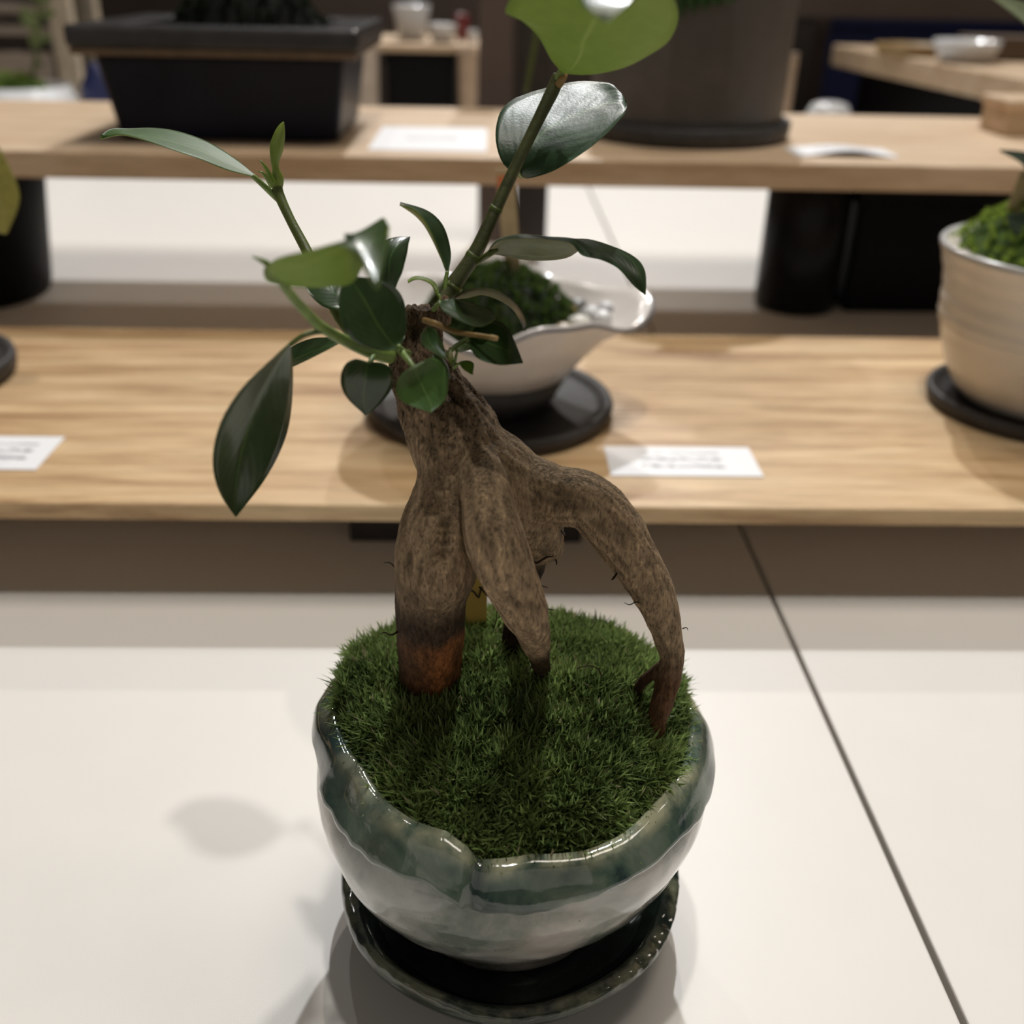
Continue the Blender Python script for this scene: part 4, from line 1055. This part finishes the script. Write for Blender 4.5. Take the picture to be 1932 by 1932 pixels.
tag(root, 'big black crate under the upper shelf behind the tall white pot', 'crate')

# ---------------------------------------------------------------- background fittings
def bbox_px(name, p0, p1, y, d, mat, z_to=None, bw=.002):
    a = at_y(p0[0], p0[1], y); b = at_y(p1[0], p1[1], y)
    x0, x1 = sorted((float(a[0]), float(b[0]))); z0_, z1_ = sorted((float(a[2]), float(b[2])))
    if z_to is not None: z0_ = z_to
    return box(name, x0, x1, y, y+d, z0_, z1_, mat, None, bw)
# twin brown posts behind the upper shelf
p_a = bbox_px('steel_post', (904, -140), (964, 300), .86, .04, M_brown, 0.0); tag(p_a, 'wide brown steel post behind the upper shelf', 'post', 'brown posts')
p_b = bbox_px('steel_post', (984, -140), (1036, 300), .865, .03, M_metal, 0.0); tag(p_b, 'narrow dark post beside the wide brown post', 'post', 'brown posts')

def lidded(o, name, label, cat, lidmat, lip=.004, lh=.014):
    bb_ = np.array([tuple(c) for c in o.bound_box]); a, b = bb_.min(0), bb_.max(0)
    r = empty(name, ((a[0]+b[0])/2, (a[1]+b[1])/2, a[2])); o.name = 'box_body'; under(o, r)
    under(box('lid', a[0]-lip, b[0]+lip, a[1]-lip, b[1]+lip, b[2]-lh*.5, b[2]+lh*.5, lidmat, None, .002), r)
    return tag(r, label, cat)
w0 = at_z(1893, 258, UZ)
o = box('box_body', float(w0[0]), float(w0[0])+.16, float(w0[1]), float(w0[1])+.05, UZ, float(at_y(1893, 198, w0[1])[2]), M_wood_up, None, .002)
lidded(o, 'wooden_box', 'small wooden box at the right end of the upper shelf', 'box', M_wood_up, .002, .008)


# far display in the middle
FY = 1.45
def shelf_unit(p0, p1, y, dep_, label, mat):
    r = empty('display_shelf', tuple(at_y((p0[0]+p1[0])/2, p1[1], y)))
    under(bbox_px('board', p0, p1, y, dep_, mat), r)
    a = at_y(p0[0]+12, p1[1], y); b = at_y(p1[0]-12, p1[1], y)
    for q in (a, b):
        under(box('leg', float(q[0])-.008, float(q[0])+.008, y+.02, y+.04, 0, float(a[2]), M_metal, None, .001), r)
        under(box('leg', float(q[0])-.008, float(q[0])+.008, y+dep_-.04, y+dep_-.02, 0, float(a[2]), M_metal, None, .001), r)
    return tag(r, label, 'shelf')
shelf_unit((668, 82), (910, 101), FY, .25, 'small wooden display shelf far behind between the planters', M_wood_up)
zsh = float(at_y(780, 82, FY)[2])
c = bbox_px('carton', (728, 112), (856, 186), FY+.01, .15, M_blackpl, 0.0); lidded(c, 'black_box', 'black box standing under the far wooden display shelf', 'box', M_blackpl, .003)
def simple_pot(name, px, y, rpx, z0, hpx, mat, label, cat='pot', flare=1.2):
    a = at_y(px, 90, y); R = rm(a, rpx); H = rm(a, hpx); x = float(a[0])
    o = lathe(name, [(R*.8, z0), (R*.9, z0+H*.05), (R*.95, z0+H*.4), (R*flare, z0+H*.96), (R*flare*.97, z0+H), (R*flare*.9, z0+H*.97), (R*.7, z0+H*.6), (.0005, z0+H*.55)], mat, x, y, None, 40)
    return tag(o, label, cat)
simple_pot('ceramic_pot', 778, FY+.10, 30, zsh, 58, M_white_glaze, 'blurred white pot on the far wooden shelf')
simple_pot('ceramic_pot', 835, FY+.06, 24, zsh, 30, M_white_glaze, 'low white dish beside the blurred white pot on the far shelf', 'dish')
simple_pot('red_cup', 872, FY+.10, 12, zsh, 44, plain('red_lacquer', (.16, .02, .02), .3), 'small dark red cup on the far wooden shelf', 'cup')
simple_pot('ceramic_pot', 892, FY+.04, 8, zsh, 22, M_white_glaze, 'tiny white cup at the right end of the far shelf', 'cup')
simple_pot('clay_pot', 688, FY-.03, 24, 0.0, 205, plain('pale_clay', (.42, .34, .27), .6), 'pale clay pot standing left of the black box', 'pot', 1.05)
simple_pot('clay_pot', 883, FY-.02, 18, 0.0, 190, plain('tan_clay', (.38, .27, .18), .6), 'tan clay pot standing right of the black box', 'pot', 1.05)
bk = bbox_px('partition_panel', (560, -120), (1560, 92), 2.35, .05, M_brown, -.75); tag(bk, 'dark brown partition panel far behind the planters', 'partition')

# far right: brown beam, blue bin, slanting wooden counter on a black base
bm = bbox_px('brown_beam', (1440, -160), (2300, 49), 2.15, .05, M_brown); 
bm_r = tag(bm, 'brown painted beam across the upper right background', 'beam')
x0b, x1b = float(bm.bound_box[0][0]), float(bm.bound_box[6][0])
pst = box('steel_post', x0b+.09, x0b+.14, 2.16, 2.20, -.75, float(bm.bound_box[0][2]), M_metal); tag(pst, 'thin dark post under the brown beam at the right', 'post')
pst = box('steel_post', x1b-.14, x1b-.09, 2.16, 2.20, -.75, float(bm.bound_box[0][2]), M_metal); tag(pst, 'dark post beyond the right edge under the brown beam', 'post')
bb = bbox_px('crate_body', (1500, 40), (2100, 112), 2.6, .3, plain('blue_plastic', (.006, .012, .07), .5), -.75); lidded(bb, 'blue_crate', 'deep blue crate behind the slanting counter', 'crate', bb.data.materials[0], .008, .03)
cz = .257-.118
A_ = at_z(1572, 84, cz); B_ = at_z(1990, 158, cz)
dv = (B_-A_)[:2]; ln_ = np.linalg.norm(dv); dv /= ln_; nv_ = np.array([-dv[1], dv[0]])
root = empty('wooden_counter', (float((A_+B_)[0]/2), float((A_+B_)[1]/2), 0))
def slab(name, a0, a1, b0, b1, z0, z1, mat):
    v = []
    for z in (z0, z1):
        for a, b in ((a0, b0), (a1, b0), (a1, b1), (a0, b1)):
            q = A_[:2]+dv*a+nv_*b; v.append((q[0], q[1], z))
    return bevel(under(obj(name, v, box_vf(0, 1, 0, 1, 0, 1)[1], mat, None, False), root), .003)
slab('counter_top', 0, ln_+.02, 0, .42, cz-.036, cz, M_wood_up)
slab('counter_base', .07, ln_, .03, .36, 0.0, cz-.036, M_blackpl)
tag(root, 'slanting wooden counter top on a black base at the far right', 'counter')
def on_counter(px, py): return at_z(px, py, cz)
q = on_counter(1720, 104); o = lathe('wooden_tray', [(.050, cz), (.056, cz+.002), (.062, cz+.016), (.060, cz+.017), (.054, cz+.008), (.0005, cz+.007)], wood('tray_wood', (.2, .12, .04), (.3, .19, .07), (.38, .25, .1)), float(q[0]), float(q[1]), None, 48); tag(o, 'round golden wooden tray on the slanting counter', 'tray')
q = on_counter(1818, 118); o = lathe('ceramic_dish', [(.025, cz), (.036, cz+.002), (.048, cz+.020), (.050, cz+.032), (.047, cz+.031), (.034, cz+.010), (.0005, cz+.008)], M_white_glaze, float(q[0]), float(q[1]), None, 48); tag(o, 'white round dish on the slanting counter at the right', 'dish')
q = on_counter(1905, 118); o = box('case_body', float(q[0])-.045, float(q[0])+.06, float(q[1])+.02, float(q[1])+.10, cz, cz+.03, plain('brown_leather', (.10, .065, .04), .6), None, .004); lidded(o, 'brown_case', 'flat brown case at the right end of the slanting counter', 'case', o.data.materials[0], .003, .010)
q = at_y(1567, 192, 1.3); o = lathe('white_jar', [(.026, 0), (.031, .002), (.033, .03), (.032, float(q[2])-.018), (.024, float(q[2])-.003), (.014, float(q[2])), (.0005, float(q[2]))], M_white_glaze, float(q[0]), 1.3, None, 40); tag(o, 'small white jar just behind the upper shelf on the right', 'jar')
o = simple_pot('clay_pot', 1492, 1.45, 16, 0.0, 190, plain('tan_clay_pot', (.34, .24, .16), .6), 'tan clay pot between the charcoal planter and the dark post', 'pot', 1.05)

# far left: beige slatted rack, trailing plant, white planter, blue bottle
M_beige = plain('beige_board', (.33, .27, .215), .7, .3, .08, 6)
RY = 1.55
root = empty('slatted_rack', tuple(at_y(40, 200, RY)))
root.location.z = 0
for k, (y0_, y1_) in enumerate([(-160, -60), (4, 26), (46, 68), (94, 186)]):
    under(bbox_px('slat', (-260, y0_), (113, y1_), RY, .03, M_beige), root)
under(bbox_px('side_board', (100, -160), (118, 186), RY-.01, .14, plain('pale_board', (.46, .38, .28), .7), 0.0), root)
under(bbox_px('back_panel', (-260, -160), (113, 180), RY+.09, .02, plain('taupe_panel', (.13, .11, .10), .8), 0.0), root)
tag(root, 'beige slatted display rack in the far left background', 'rack')
o = bbox_px('steel_post', (132, -160), (166, 190), 1.42, .04, plain('umber_post', (.11, .085, .058), .6), 0.0); tag(o, 'umber brown post left of the blue-black planter', 'post')
q = at_y(60, 186, 1.32); wz = float(q[2]); wR = .078
root = empty('white_planter', (float(q[0])-.018, 1.32, 0))
under(lathe('planter_wall', [(wR*.7, 0), (wR*.75, .002), (wR*.9, .1), (wR*1.0, wz-.01), (wR*1.02, wz), (wR*.96, wz+.001), (wR*.92, wz-.006), (.0005, wz-.008)], M_white_glaze, float(q[0])-.018, 1.32, None, 64), root)
tag(root, 'tall white planter behind the upper shelf at the left', 'planter')
tuft_mound('moss', float(q[0])-.028, 1.32, wR*.84, wz-.006, wz+.030, 'dark green moss in the tall white planter at the left', 220, .005, M_moss_far)
PL5 = empty('trailing_fern', (float(q[0])-.018, 1.32, wz)); tag(PL5, 'pale green leafy plant trailing above the white planter at far left', 'plant')
P, R_ = px_tube([(55, 172, 1.34, 4), (68, 110, 1.34, 4), (72, 60, 1.34, 4), (70, -30, 1.34, 3)]); v, f = tube_vf(P, R_, 6); under(obj('stem', v, f, M_stem), PL5)
M_pg = leaf_mat('pale_green_leaf', (.16, .20, .07), (.2, .25, .1), .5, (.2, .26, .08), .25)
for (a, b, c_, d_) in [(70, 60, 40, 12), (72, 30, 108, 22), (70, 80, 100, 66), (66, 120, 84, 122), (70, 0, 46, -30), (70, 10, 100, -20), (68, 55, 62, 92)]:
    mx_, my_ = (a+c_)/2, (b+d_)/2; nx_, ny_ = -(d_-b), (c_-a); k_ = .30
    oleaf([(a, b, 1.34), (mx_+nx_*k_, my_+ny_*k_, 1.335), (c_, d_, 1.33)], [(a+1, b, 1.34), (mx_-nx_*k_, my_-ny_*k_, 1.332), (c_, d_+1, 1.33)], M_pg, M_pg, PL5, nv=10, nu=4)
q = at_y(182, 120, 1.36); o = lathe('blue_bottle', [(.022, 0), (.026, .002), (.027, .05), (.027, float(q[2])-.03), (.016, float(q[2])-.010), (.012, float(q[2])), (.0005, float(q[2]))], plain('cobalt_glaze', (.022, .03, .11), .4), float(q[0]), 1.36, None, 40); tag(o, 'cobalt blue bottle beside the blue-black planter', 'bottle')
